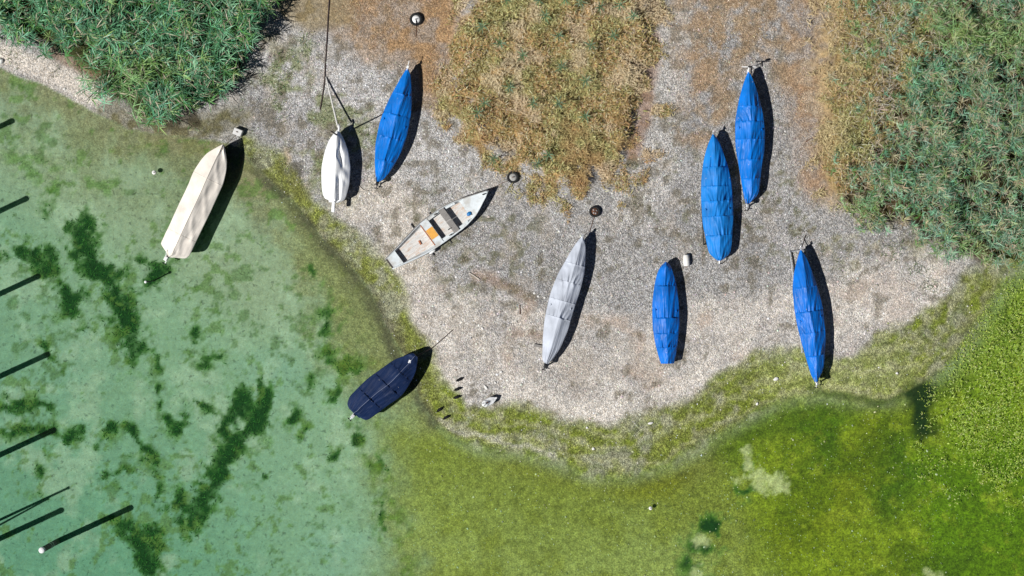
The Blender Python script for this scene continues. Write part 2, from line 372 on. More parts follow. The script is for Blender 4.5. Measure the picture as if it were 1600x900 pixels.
# green fringe of algae over stones
FR = [(385, 200), (432, 240), (465, 285), (498, 328), (540, 352), (575, 372), (602, 412), (618, 450), (640, 495), (662, 545), (690, 600), (735, 634),
      (830, 636), (880, 660), (950, 664), (1010, 648), (1060, 622), (1110, 592), (1160, 562), (1200, 546), (1250, 550), (1310, 556), (1355, 545), (1400, 520),
      (1440, 482), (1480, 448), (1510, 420), (1620, 380), (1800, 900), (900, 900), (600, 700), (560, 500), (440, 330), (360, 240)]
fr = pm(FR, 11, .7)
paint(fr*(.55+.45*smooth(-.5, .3, n1+.5*n2)), (136, 145, 72), .85, 1.0)
paint(fr*smooth(.1, .55, n2+.5*n1)*.6*smooth(600, 700, PX), (122, 138, 44), .5, 1.0)
paint(fr*smooth(.3, .85, fbm(X, Y, .7, 55, 5))*(.6-.25*smooth(600, 800, PX)), (182, 180, 150), 1.0, .3)
paint(fr*pm([(1180, 560), (1420, 540), (1450, 580), (1400, 640), (1200, 620)], 24)*.7, (164, 172, 106), .8, .9)
paint(st([(690, 655), (712, 672), (745, 682), (790, 690), (830, 700), (870, 712)], 2.6, 4)*.8, (206, 204, 186), 1.0, .2)
paint(st([(600, 470), (640, 560), (660, 600)], 10, 12)*smooth(-.2, .5, n2)*.6, (120, 118, 92), 1, .6)
paint(st([(440, 260), (470, 300), (450, 270)], 10, 10)*.6, (112, 112, 62), .7, .8)

paint(st(SHORE[8:21], 4, 7)*smooth(-.5, .4, n2)*.6, (92, 90, 70), .8, .6)
band = np.sin(SD*6.5+4.2*n1+2.2*n3+1.2*n2); paint(fr*smooth(.2, .95, band)*smooth(640, 720, PX)*.38, (188, 188, 150), .9, .5); paint(fr*smooth(-.3, -.95, band)*smooth(640, 720, PX)*.4, (104, 122, 40), .6, 1)
# under water
uw = smooth(.05, -.12-1.3*smooth(640, 760, PX), SD)
wet = smooth(.3, .0, SD)*smooth(-.4, -.05, SD)
def up(mask, srgb, s=None, a=None): paint(mask*uw, srgb, s, a, True)
up(one, (130, 164, 132), .10, .2)
up(smooth(0, .9, n3)*.5, (124, 164, 142), .12)
up(smooth(330, 900, PY-.2*PX)*smooth(660, 200, PX)*.85, (92, 148, 118))
up(smooth(170, -20, PX)*.35, (100, 146, 120))
up(st([(-40, 170), (120, 250), (300, 330), (420, 420)], 80, 80)*.6, (144, 158, 128), .15, .4)
up(st([(-40, 120), (100, 185), (210, 235), (330, 250), (420, 330)], 24, 30)*.7*smooth(-.7, .4, n1), (114, 118, 90), .4, .6)
up(smooth(.2, .8, n2+.2*n1)*.22, (112, 146, 106), .1, .3)
up(smooth(.05, .7, fbm(X, Y, 1.3, 21, 5))*.5, (156, 184, 154), .1, .3)
OL = [(-200, 20), (0, 128), (100, 185), (200, 240), (300, 262), (385, 320), (440, 375), (490, 470), (520, 560), (560, 620), (585, 690), (600, 760), (622, 830), (650, 1000),
      (2500, 1000), (2500, -300), (900, 200), (-200, -300)]
ol = smooth(-34-50*smooth(560, 720, PY)*smooth(800, 650, PX), 34+60*smooth(560, 720, PY)*smooth(800, 650, PX), sdf(PX+22*n1+14*fbm(X, Y, .6, 37, 3)+40*fbm(X, Y, 4, 30, 4), PY+22*fbm(X, Y, 1.2, 38, 4), OL))
ol = ol*(.55+.45*smooth(-120, 60, sdf(PX, PY, OL)+30*n1))
up(ol*.92, (124, 132, 82), .75, 1.0)
up(ol*smooth(500, 380, PX)*.75, (130, 134, 106), .6, .7)
up(st([(470, 340), (540, 410), (590, 470), (620, 540)], 16, 18)*.6, (98, 102, 70), .7, .9)
up(st([(0, 190), (150, 260), (300, 300), (330, 250)], 45, 40)*.55*smooth(-.5, .5, n1), (122, 136, 98), .4, .8)
up(st([(250, 200), (340, 225), (400, 290)], 22, 18)*.6, (134, 130, 96), .6, .4)
up(st([(20, 250), (90, 280), (170, 290)], 16, 16)*smooth(-.2, .5, n2)*.7, (88, 128, 58), .1, 1)
up(pm([(560, 660), (700, 690), (920, 745), (1050, 730), (1250, 640), (1700, 600), (1700, 1000), (560, 1000)], 40)*.85*ol, (120, 136, 46), .6, 1.0)
up(st([(800, 720), (920, 760), (1040, 750), (1120, 690)], 20, 30)*.75, (112, 120, 26), .7, 1.0)
up(st([(700, 820), (850, 860), (1000, 880), (1150, 930)], 60, 60)*.85*smooth(-.9, .3, n1), (138, 157, 84), .5, 1.0)
up(st([(690, 760), (800, 800), (900, 800)], 50, 50)*.6, (122, 139, 60), .6, 1.0)
up(pm([(1130, 650), (1300, 620), (1460, 600), (1700, 560), (1700, 1000), (1250, 1000), (1180, 800)], 40)*.8, (112, 136, 16), .35, 1.0)
up(pm([(1420, 700), (1700, 640), (1700, 1000), (1450, 1000)], 50)*.75, (74, 114, 4), .3, 1.0)
up(st([(1140, 690), (1200, 660), (1260, 650)], 26, 30)*.8, (78, 104, 14), .4, 1)
up(st([(1290, 670), (1340, 700), (1400, 720), (1380, 760)], 40, 44)*.75*smooth(-.7, .2, n1), (50, 90, 12), .3, 1)
up(st([(1380, 650), (1330, 760), (1250, 830)], 24, 40)*.5, (112, 124, 20), .4, 1)
up(pm([(1470, 520), (1560, 430), (1700, 380), (1700, 720), (1480, 690)], 50)*.85, (112, 140, 30), .2, 1)
up(smooth(.0, .65, fbm(X, Y, 1.8, 87, 5))*.55*smooth(1080, 1250, PX), (64, 92, 8), .4, 1)
up(smooth(.25, .7, fbm(X, Y, .8, 88, 4))*.4*smooth(1080, 1250, PX), (150, 168, 48), .4, 1)
HOLE = [(1436, 606), (1440, 640), (1442, 668)]
paint(smooth(-.5, .8, (25-seg_dist(PX+12*n1, PY+10*n2, HOLE))/22+.5*fbm(X, Y, .6, 90, 4))*.96*smooth(.05, -.12, SD), (14, 42, 6), .1, .5, True)
paint(st([(1265, 606), (1300, 612), (1340, 622), (1372, 632), (1405, 620), (1428, 596)], 4, 6)*.75, (66, 86, 34), .4, .5)
WEED = [([(128, 348), (116, 378), (146, 412), (172, 440), (184, 480), (200, 515), (206, 548)], 20, .97), ([(78, 398), (72, 420)], 15, .88), ([(185, 470), (195, 520)], 26, .9),
        ([(10, 405), (30, 392), (48, 400)], 14, .85), ([(98, 452), (106, 478), (122, 462)], 16, .88), ([(236, 424), (232, 440)], 16, .9), ([(215, 410), (255, 415)], 10, .6),
        ([(62, 525), (66, 552), (90, 575), (96, 595)], 5, .7), ([(108, 520), (130, 510), (142, 525)], 3, .6), ([(240, 545), (246, 575)], 6, .6), ([(300, 520), (302, 540)], 9, .5), ([(310, 575), (320, 565)], 8, .5),
        ([(410, 602), (416, 630), (408, 656), (380, 680), (352, 712), (340, 742)], 13, .92), ([(380, 622), (366, 650), (346, 668)], 16, .97), ([(380, 680), (360, 690)], 12, .8),
        ([(338, 748), (322, 772), (300, 795), (292, 828)], 18, .97), ([(280, 785), (284, 815)], 15, .95), ([(194, 826), (212, 852), (232, 895)], 18, .97), ([(234, 836), (238, 852)], 15, .95),
        ([(200, 672), (212, 690), (228, 710), (236, 722)], 9, .85), ([(148, 700), (160, 678), (172, 664)], 9, .7), ([(152, 748), (176, 742), (196, 732)], 9, .75),
        ([(0, 640), (40, 632), (76, 634)], 12, .75), ([(0, 674), (40, 672), (76, 676)], 9, .8), ([(100, 690), (124, 672)], 10, .7), ([(56, 770), (60, 720), (64, 690)], 4, .55),
        ([(244, 610), (246, 632)], 6, .7), ([(258, 650), (276, 672), (290, 655)], 9, .8), ([(300, 622), (316, 634), (328, 640)], 6, .7), ([(240, 780), (252, 795)], 9, .75), ([(235, 730), (246, 770)], 5, .6),
        ([(508, 490), (510, 505), (502, 520)], 10, .75), ([(506, 552), (512, 562)], 9, .85), ([(540, 572), (556, 580)], 10, .65), ([(516, 622), (528, 612)], 10, .7), ([(560, 668), (552, 692)], 11, .75), ([(530, 705), (524, 720)], 8, .6),
        ([(488, 420), (492, 436)], 8, .5), ([(486, 590), (482, 610)], 5, .5), ([(462, 640), (456, 660)], 8, .55), ([(475, 675), (468, 690)], 7, .6), ([(410, 745), (396, 760)], 10, .4), ([(580, 705), (600, 730)], 10, .55), ([(595, 790), (600, 830)], 9, .4),
        ([(1104, 822), (1118, 826)], 11, .85), ([(1090, 852), (1108, 862)], 9, .85), ([(1078, 884), (1094, 888)], 9, .85), ([(1150, 772), (1168, 770)], 6, .7), ([(1165, 735), (1180, 728)], 6, .6),
        ([(70, 330), (80, 300)], 5, .4), ([(356, 440), (360, 450)], 5, .5), ([(330, 560), (345, 550)], 5, .4)]
fine = fbm(X, Y, .8, 90, 5); finer = fbm(X, Y, .3, 36, 3)
def ragged(p, r, k=1.0):
    p = p if len(p) > 1 else p*2
    return (r-seg_dist(PX+5*n1, PY+5*n2, p))/(r+5)+k*(.75*fine+.45*finer)
core = np.full(X.shape, -9.); halo = np.full(X.shape, -9.)
for p, r, s in WEED:
    core = np.maximum(core, ragged(p, r*.92, .8)+.12+(s-.9)*.9); halo = np.maximum(halo, ragged(p, r+14, 1.2)+(s-.9)*.5)
up(smooth(.1, .8, halo)*.6, (80, 120, 54), .1, .8)
up(smooth(-.25, .35, core)*.8, (50, 98, 24), .08, .7)
up(smooth(.12, .75, core)*.95, (14, 56, 16), .05, .6)
spk = fbm(X, Y, .55, 48, 4)+.5*fbm(X, Y, 2.6, 52, 3)
up(smooth(.46, .66, spk)*smooth(600, 470, PX-.08*(PY-450))*.65, (84, 120, 50), .1, .9)
up(smooth(.5, .8, fbm(X, Y, .5, 29, 4)+.6*fbm(X, Y, 3.5, 33, 3)-.1)*smooth(600, 470, PX)*.6, (70, 106, 44), .1, .9)
edge = smooth(40, 0, np.abs(sdf(PX, PY, OL)))*smooth(470, 560, PX)
for p, r in (([(1188, 742), (1206, 758)], 20), ([(1158, 750)], 9), ([(1164, 705), (1172, 730)], 9), ([(1100, 848)], 12), ([(1092, 890)], 12), ([(1440, 898), (1470, 904)], 9)):
    up(smooth(-.2, .6, ragged(p, r*.85, 1.1))*.8, (180, 194, 136), .2, .4)
up(edge*smooth(-.05, .45, fine+.3*finer)*.75, (86, 116, 40), .2, .9)
up(ol*smooth(.25, .7, fine)*.35*smooth(1100, 900, PX), (98, 112, 40), .5, 1)
WETL = [(395, 255), (425, 290), (458, 322), (488, 356), (518, 392), (548, 424), (574, 460), (594, 505), (616, 548), (636, 590), (655, 628), (678, 662)]
paint(smooth(15, 1, seg_dist(PX+5*n1+6*n2, PY+5*n2, WETL))*(.45+.35*smooth(-.4, .4, n2)), (82, 82, 62), .8, .6)
SP[..., 2] = uw*(1-ol); SP[..., 1] *= 1-.3*uw*smooth(1200, 800, PX); SP[..., 0] *= 1-.3*uw
C = np.clip(C, .004, .8)

nx, ny = len(gx), len(gy)
ii = (np.arange(nx-1)[:, None]*ny+np.arange(ny-1)[None, :])
quads = np.stack([ii, ii+ny, ii+ny+1, ii+1], -1).reshape(-1, 4)
def ground_mat():
    m, n, o = new_mat('shore_ground')
    tc = N(n, 'ShaderNodeTexCoord'); co = tc.outputs['Object']
    a = N(n, 'ShaderNodeAttribute', attribute_name='Col'); s = N(n, 'ShaderNodeAttribute', attribute_name='Spk')
    sp = N(n, 'ShaderNodeSeparateColor'); n.links.new(s.outputs[0], sp.inputs[0])
    def vor(scale):
        v = N(n, 'ShaderNodeTexVoronoi', Scale=scale); n.links.new(co, v.inputs['Vector'])
        c = N(n, 'ShaderNodeSeparateColor'); n.links.new(v.outputs['Color'], c.inputs[0]); return v, c
    v1, c1 = vor(18.0); v2, c2 = vor(7.0)
    ns = N(n, 'ShaderNodeTexNoise', Scale=3.2, Detail=5.0, Roughness=.72); n.links.new(co, ns.inputs[0])
    nf = N(n, 'ShaderNodeTexNoise', Scale=11.0, Detail=3.0, Roughness=.7); n.links.new(co, nf.inputs[0])
    # stones: each cell its own tone, a few very dark, a few nearly white
    st1 = mapr(n, c1.outputs[0], 0, 1, .42, 1.52); st2 = mapr(n, c2.outputs[1], 0, 1, .78, 1.22)
    stone = math_(n, 'MULTIPLY', st1, st2)
    gap = mapr(n, v1.outputs['Distance'], .35, .75, 1.0, .5)
    stone = math_(n, 'MULTIPLY', stone, gap)
    stone = math_(n, 'ADD', math_(n, 'MULTIPLY', math_(n, 'SUBTRACT', stone, 1.0), sp.outputs[0]), 1.08)
    alg = mapr(n, nf.outputs[0], .28, .72, .42, 1.58); alg2 = mapr(n, ns.outputs[0], .3, .7, .62, 1.38)
    alg = math_(n, 'MULTIPLY', alg, alg2)
    alg = math_(n, 'ADD', math_(n, 'MULTIPLY', math_(n, 'SUBTRACT', alg, 1.0), sp.outputs[1]), 1.0)
    base = mapr(n, ns.outputs[0], .25, .75, .84, 1.16)
    # sparse dark litter on the sand
    nl = N(n, 'ShaderNodeTexNoise', Scale=4.6, Detail=3.0, Roughness=.6, Distortion=.6); n.links.new(co, nl.inputs[0])
    lit = math_(n, 'SUBTRACT', 1.0, math_(n, 'MULTIPLY', mapr(n, nl.outputs[0], .58, .70, 0, .45), sp.outputs[2]))
    f = math_(n, 'MULTIPLY', math_(n, 'MULTIPLY', math_(n, 'MULTIPLY', stone, alg), base), lit)
    vm = n.nodes.new('ShaderNodeVectorMath'); vm.operation = 'SCALE'; n.links.new(a.outputs[0], vm.inputs[0]); n.links.new(f, vm.inputs['Scale'])
    # warm and cold stones
    tint = mixrgb(n, (1.07, 1.0, .91), (.97, 1.0, 1.03), c1.outputs[2])
    cc = mixrgb(n, vm.outputs[0], tint, .8, 'MULTIPLY')
    b = N(n, 'ShaderNodeBsdfPrincipled', Roughness=.9); b.inputs['Specular IOR Level'].default_value = .15
    n.links.new(cc, b.inputs['Base Color'])
    h = math_(n, 'ADD', math_(n, 'MULTIPLY', mapr(n, v1.outputs['Distance'], 0, .7, 1, 0), sp.outputs[0]), math_(n, 'MULTIPLY', nf.outputs[0], .9))
    bp = N(n, 'ShaderNodeBump', Strength=.75, Distance=.035); n.links.new(h, bp.inputs['Height']); n.links.new(mapr(n, s.outputs['Alpha'], 0, 1, .3, .8), bp.inputs['Strength']); n.links.new(bp.outputs[0], b.inputs['Normal'])
    n.links.new(b.outputs[0], o.inputs[0]); return m
g = big_mesh('ground', np.stack([X, Y, Z], -1).reshape(-1, 3), quads, np.zeros((0, 3), int), C.reshape(-1, 3), ground_mat(), True)
at = g.data.attributes.new('Spk', 'FLOAT_COLOR', 'POINT')
sp4 = np.ones((nx*ny, 4), np.float32); sp4[:, :3] = SP.reshape(-1, 3); sp4[:, 3] = 1-smooth(.05, -.5, SD).ravel(); at.data.foreach_set('color', sp4.ravel())
tag(g, 'gravel shore running down into a shallow sandy lake bed', kind='structure')
def gz(x, y):
    i = np.clip(np.searchsorted(gx, x)-1, 0, nx-2); j = np.clip(np.searchsorted(gy, y)-1, 0, ny-2)
    fx = (x-gx[i])/(gx[i+1]-gx[i]); fy = (y-gy[j])/(gy[j+1]-gy[j])
    return (Z[i, j]*(1-fx)+Z[i+1, j]*fx)*(1-fy)+(Z[i, j+1]*(1-fx)+Z[i+1, j+1]*fx)*fy
def G(px, py, z=0.0):
    p = W(px, py); return Vector((p.x, p.y, float(gz(p.x, p.y))+z))

# water: a closed body with clear green absorption
def water_mat():
    m, n, o = new_mat('lake_water')
    tc = N(n, 'ShaderNodeTexCoord'); ns = N(n, 'ShaderNodeTexNoise', Scale=1.6, Detail=3.0); n.links.new(tc.outputs['Object'], ns.inputs[0])
    bp = N(n, 'ShaderNodeBump', Strength=.12, Distance=.03); n.links.new(ns.outputs[0], bp.inputs['Height'])
    t = N(n, 'ShaderNodeBsdfTransparent'); gl = N(n, 'ShaderNodeBsdfGlossy', Roughness=.03)
    fr_ = N(n, 'ShaderNodeFresnel', IOR=1.33); mx = N(n, 'ShaderNodeMixShader')
    n.links.new(bp.outputs[0], gl.inputs['Normal']); n.links.new(fr_.outputs[0], mx.inputs[0])
    df = N(n, 'ShaderNodeBsdfDiffuse', Color=(.26, .50, .28, 1)); tm = N(n, 'ShaderNodeMixShader', Fac=.012)     # diffuse tint standing in for light scattered by suspended silt, lifts underwater shadows
    n.links.new(t.outputs[0], tm.inputs[1]); n.links.new(df.outputs[0], tm.inputs[2])
    n.links.new(tm.outputs[0], mx.inputs[1]); n.links.new(gl.outputs[0], mx.inputs[2]); n.links.new(mx.outputs[0], o.inputs['Surface'])
    va = N(n, 'ShaderNodeVolumeAbsorption', Density=.4); va.inputs[0].default_value = tuple(1-SIG/.4)+(1,)
    n.links.new(va.outputs[0], o.inputs['Volume']); return m
bm = bmesh.new(); box_bm(bm, (0, 0, -2.5), (640, 640, 5.0))
w = bm_obj('water', bm, water_mat()); tag(w, 'clear green shallow lake water over sand and weed', kind='structure')

# ------------------------------------------------------------------ vegetation
def scatter(poly, n, soft=18, warp_amp=1.0, seed=0, dens=None, rag=1.1):
    r = np.random.default_rng(100+seed); P = np.array(poly, float)
    lo = P.min(0)-soft; hi = P.max(0)+soft
    lo = np.maximum(lo, (-130, -90)); hi = np.minimum(hi, (1730, 990))
    px = r.uniform(lo[0], hi[0], n); py = r.uniform(lo[1], hi[1], n)
    x = (px-800)/PPM; y = (450-py)/PPM
    qx = px+warp_amp*(15*fbm(x, y, 1.6, 20, 4)+14*fbm(x, y, 5, 30, 3)); qy = py+warp_amp*(15*fbm(x, y, 1.6, 24, 4)+14*fbm(x, y, 5, 34, 3))
    p = smooth(-.55, .75, sdf(qx, qy, poly)/soft+rag*fbm(x, y, .7, 84, 4))
    if dens is not None: p = p*dens(px, py, x, y)
    k = r.random(n) < p
    return x[k], y[k], px[k], py[k]
def strips(base, mid, tip, wdir, width, col, tipcol=None):
    """leaf blades: base edge, wide middle, pointed tip"""
    n = len(base); w_ = wdir*width[:, None]
    V = np.stack([base-w_*.35, base+w_*.35, mid+w_*.5, mid-w_*.5, tip], 1).reshape(-1, 3)
    k = np.arange(n)*5
    Fq = np.stack([k, k+1, k+2, k+3], -1); Ft = np.stack([k+3, k+2, k+4], -1)
    c = np.repeat(col[:, None, :], 5, 1)
    if tipcol is not None: c[:, 4] = tipcol; c[:, 2:4] = .7*c[:, 2:4]+.3*tipcol[:, None, :]
    return V, Fq, Ft, c.reshape(-1, 3)
def join(parts):
    V = []; Q = []; T = []; Cc = []; o = 0
    for v, q, t, c in parts: V.append(v); Q.append(q+o); T.append(t+o); Cc.append(c); o += len(v)
    return np.concatenate(V), np.concatenate(Q), np.concatenate(T), np.concatenate(Cc)
def pick(r, n, cols, w=None, jit=.22):
    c = np.array(cols)[r.choice(len(cols), n, p=w)]
    return np.clip(c*(1+jit*r.standard_normal((n, 1)))*(1+.06*r.standard_normal((n, 3))), .004, .7)
def reeds(name, label, poly, n, hfun, cols, w, seed, soft=14, leaves=8, L=(.34, .68), wid=(.024, .044), dens=None, bias=(.5, .25), up_=(.15, .75)):
    r = np.random.default_rng(seed)
    x, y, px, py = scatter(poly, n, soft, 1.0, seed, dens)
    H = hfun(px, py, x, y)*r.uniform(.7, 1.12, len(x)); z0 = gz(x, y)
    lean = np.stack([r.normal(bias[0]*.25, .14, len(x)), r.normal(bias[1]*.25, .14, len(x))], -1)*H[:, None]
    base = np.stack([x, y, z0-.02], -1); top = np.stack([x+lean[:, 0], y+lean[:, 1], z0+H], -1)
    pc = pick(r, len(x), cols, w, .2); yg = smooth(.15, .6, fbm(x, y, 2.2, 83, 3))[:, None]*.6; pc = pc*(1-yg)+np.array([.25, .38, .10])*yg
    parts = []
    # stem as a narrow blade
    sd = r.uniform(0, 2*np.pi, len(x)); wd = np.stack([np.cos(sd), np.sin(sd), np.zeros(len(x))], -1)
    parts.append(strips(base, base*.5+top*.5, top, wd, np.full(len(x), .022), pc*.8+np.array([.03, .025, .0])))
    for k in range(leaves):
        f = r.uniform(.35, 1.0, len(x))**.7; b = base*(1-f[:, None])+top*f[:, None]
        az = r.uniform(0, 2*np.pi, len(x)); d = np.stack([np.cos(az)+bias[0], np.sin(az)+bias[1]], -1); d /= np.linalg.norm(d, axis=1, keepdims=True)+1e-6
        l = r.uniform(*L, len(x))*(.55+.45*np.minimum(H/1.6, 1)); rise = r.uniform(*up_, len(x))*l; droop = r.uniform(-.35, .55, len(x))*l
        mid = b+np.stack([d[:, 0]*l*.5, d[:, 1]*l*.5, rise*.7], -1); tip = b+np.stack([d[:, 0]*l, d[:, 1]*l, rise*.7+droop*.6], -1)
        tw = r.uniform(-.6, .6, len(x)); wd = np.stack([-d[:, 1]*np.cos(tw), d[:, 0]*np.cos(tw), np.sin(tw)], -1)
        c = np.clip(pc*(1+.18*r.standard_normal((len(x), 1))), .004, .6)
        dryl = r.random(len(x)) < .13; c[dryl] = np.array([.52, .46, .33])*r.uniform(.6, 1.1, (dryl.sum(), 1))
        parts.append(strips(b, mid, tip, wd, r.uniform(*wid, len(x)), c, c*1.15))
    V, Q, T, Cc = join(parts)
    o = big_mesh(name, V, Q, T, Cc, M['leaf']); tag(o, label, 'reeds', kind='stuff'); return o
def grass(name, label, poly, n, cols, w, seed, L=(.12, .4), wid=(.012, .03), soft=14, dens=None, lift=(.2, 1.0), warp_amp=1.0, colf=None, cat='grass', hbase=None, mat='dry'):
    r = np.random.default_rng(seed)
    x, y, px, py = scatter(poly, n, soft, warp_amp, seed, dens, 1.5); n = len(x)
    z0 = gz(x, y)-.01+(hbase(px, py, x, y) if hbase is not None else 0)
    az = r.uniform(0, 2*np.pi, n); d = np.stack([np.cos(az), np.sin(az)], -1); l = r.uniform(*L, n)
    rise = r.uniform(*lift, n)*l; run = np.sqrt(np.maximum(l*l-rise*rise, .0004))
    b = np.stack([x, y, z0], -1)
    mid = b+np.stack([d[:, 0]*run*.45, d[:, 1]*run*.45, rise*.75], -1); tip = b+np.stack([d[:, 0]*run, d[:, 1]*run, rise*r.uniform(.5, 1.1, n)], -1)
    tw = r.uniform(-.8, .8, n); wd = np.stack([-d[:, 1]*np.cos(tw), d[:, 0]*np.cos(tw), np.sin(tw)], -1)
    c = pick(r, n, cols, w, .25)
    if colf is not None: c = np.clip(colf(c, px, py, x, y, r), .004, .7)
    o = big_mesh(name, *strips(b, mid, tip, wd, r.uniform(*wid, n), c, c*1.1), M[mat]); tag(o, label, cat, kind='stuff'); return o

GR = [(.10, .29, .14), (.20, .44, .26), (.09, .23, .06), (.25, .40, .14), (.05, .15, .07)]
def h_left(px, py, x, y): return (.7+1.25*smooth(40, 170, px)*smooth(60, 0, -(px-400)*.0+py*.0))*np.clip(.85+.6*fbm(x, y, 1.0, 60, 4), .25, 1.5)
reeds('reed_bed', 'dense blue-green reed bed in the upper left corner above the lake', REED_L, 5200, h_left, GR, [.3, .25, .2, .1, .15], 11, soft=16, leaves=11, L=(.38, .74), wid=(.028, .05),
      dens=lambda px, py, x, y: .25+.75*smooth(-.45, .15, fbm(x, y, .9, 61, 4)))
grass('bank_undergrowth', 'low green grass growing along the edge of the left reed bed', [(-120, 10), (130, 60), (200, 150), (260, 190), (350, 160), (385, 110), (400, 40), (470, 40), (440, 180), (400, 200), (300, 200), (180, 180), (100, 110), (-120, 60)], 9000,
      [(.13, .20, .07), (.10, .17, .06), (.24, .22, .11), (.17, .24, .08)], None, 12, (.12, .4), (.015, .035), 16, dens=lambda px, py, x, y: .75*smooth(-.05, .5, fbm(x, y, 1.0, 62, 3)), mat='leaf')
REED_RW = [(1300, -80), (1700, -80), (1700, 410), (1600, 405), (1560, 425), (1515, 402), (1470, 375), (1445, 350), (1390, 350), (1320, 335), (1300, 285), (1300, 100)]
reeds('reed_bed', 'tall pale green reed bed along the right edge of the picture', REED_RW, 12500,
      lambda px, py, x, y: (.5+.95*smooth(1330, 1480, px))*np.clip(.85+.6*fbm(x, y, 1.1, 63, 4), .25, 1.5), [(.14, .31, .18), (.24, .42, .27), (.13, .25, .08), (.31, .37, .17), (.44, .38, .24)], [.3, .25, .18, .13, .14], 13,
      soft=26, leaves=11, L=(.26, .56), wid=(.02, .038), dens=lambda px, py, x, y: (.25+.75*smooth(-.45, .2, fbm(x, y, 1.1, 64, 4)))*(.10+.90*smooth(1330, 1500, px+.35*(py-150))))
grass('reed_litter', 'pale fallen dry stalks lying among the right reeds', REED_RW, 26000, [(.56, .48, .37), (.42, .34, .24), (.66, .60, .50)], None, 14, (.25, .8), (.012, .024), 16, lift=(.1, .9),
      dens=lambda px, py, x, y: (.25+.75*smooth(0, .5, fbm(x, y, 1.6, 65, 4)))*smooth(1720, 1400, px), hbase=lambda px, py, x, y: .35*rng.random(len(x))*smooth(1300, 1400, px))
MC = [(.52, .39, .19), (.40, .30, .13), (.68, .55, .34), (.22, .20, .07), (.50, .31, .14), (.42, .40, .16)]
def mcol(c, px, py, x, y, r):
    f = fbm(x, y, 1.8, 70, 4); gsel = smooth(.05, .55, f+.35*smooth(120, -20, py)-.05); g_ = np.array([.33, .34, .14])
    c = c*(1-.6*gsel[:, None])+g_*c.mean(1, keepdims=True)/.27*.6*gsel[:, None]
    red = smooth(.1, .6, fbm(x, y, 1.5, 74, 3))*smooth(120, 240, py); c = c*(1-red[:, None]*.6)+np.array([.46, .26, .13])*.6*red[:, None]
    pale = smooth(.15, .5, fbm(x, y, 1.2, 78, 4)); return c*(1-pale[:, None]*.7)+np.array([.70, .57, .40])*.7*pale[:, None]
def mh(px, py, x, y): return .10*rng.random(len(x))
grass('dry_meadow', 'matted brown and olive dry grass in the upper middle between gravel tracks', MEADOW, 120000, MC, [.22, .2, .2, .13, .13, .12], 15, (.10, .36), (.016, .04), 34, lift=(.1, .85), colf=mcol, hbase=mh, dens=lambda px, py, x, y: .45+.55*smooth(-.7, .1, fbm(x, y, .8, 67, 3)))
def rh(px, py, x, y): return .12*rng.random(len(x))
def rcol(c, px, py, x, y, r):
    f = smooth(-.3, .5, fbm(x, y, 1.5, 72, 4)); g_ = np.array([.29, .32, .12]); c = c*(1-.6*f[:, None])+g_*c.mean(1, keepdims=True)/.26*.6*f[:, None]
    s = smooth(1330, 1275, px+45*fbm(x, y, 1.6, 85, 4)); return c*(1-s[:, None]*.7)+np.array([.66, .52, .31])*s[:, None]*.7
grass('dry_meadow', 'olive and straw coloured rough grass left of the right reed bed', RMEADOW, 90000, MC, [.2, .2, .22, .16, .1, .12], 16, (.12, .42), (.014, .036), 30, lift=(.1, .9), colf=rcol, hbase=rh, dens=lambda px, py, x, y: .4+.6*smooth(-.7, .1, fbm(x, y, .8, 69, 3)))
THC = [(.44, .31, .19), (.36, .24, .14), (.56, .43, .28), (.26, .17, .10)]
grass('brown_thatch', 'short brown withered grass around the white-rimmed tyre', TH, 26000, THC, None, 17, (.06, .18), (.01, .022), 24, lift=(.05, .6), dens=lambda px, py, x, y: smooth(-.6, .3, fbm(x, y, 1.0, 71, 4)))
grass('brown_thatch', 'short brown withered grass on the track at the top right', [(1010, -80), (1290, -80), (1300, 300), (1255, 280), (1220, 120), (1110, 90), (1080, 200), (1050, 60)], 24000, THC, None, 18, (.06, .18), (.01, .022), 24, lift=(.05, .6), dens=lambda px, py, x, y: .8*smooth(-.4, .4, fbm(x, y, 1.0, 73, 4)))
grass('shore_weeds', 'small green weeds sprouting from the gravel by the white dinghy', [(395, 30), (500, 60), (590, 150), (590, 260), (520, 300), (440, 260), (400, 180)], 9000, [(.13, .20, .06), (.10, .16, .05), (.20, .21, .09)], None, 19, (.06, .22), (.012, .03), 24, dens=lambda px, py, x, y: smooth(.05, .5, fbm(x, y, 1.1, 1, 5)), mat='leaf')
grass('shore_weeds', 'sparse weed tufts dotted over the gravel between the boats', [(560, 250), (860, 300), (1000, 230), (1300, 240), (1480, 380), (1300, 470), (1000, 400), (860, 480), (640, 440)], 30000, [(.14, .17, .07), (.11, .13, .06), (.24, .20, .12)], None, 20, (.05, .17), (.01, .024), 24, dens=lambda px, py, x, y: smooth(.36, .66, fbm(x, y, .45, 5, 4)+.35*fbm(x, y, 3.0, 75, 3)), mat='leaf')
grass('shore_weeds', 'thin green reed seedlings on gravel below the right reed bed', [(1290, 300), (1440, 330), (1530, 410), (1480, 460), (1380, 420), (1300, 400)], 6000, [(.14, .21, .10), (.22, .22, .12), (.11, .16, .08)], None, 21, (.12, .35), (.014, .03), 24, dens=lambda px, py, x, y: smooth(.1, .6, fbm(x, y, 1.0, 76, 4)), mat='leaf')
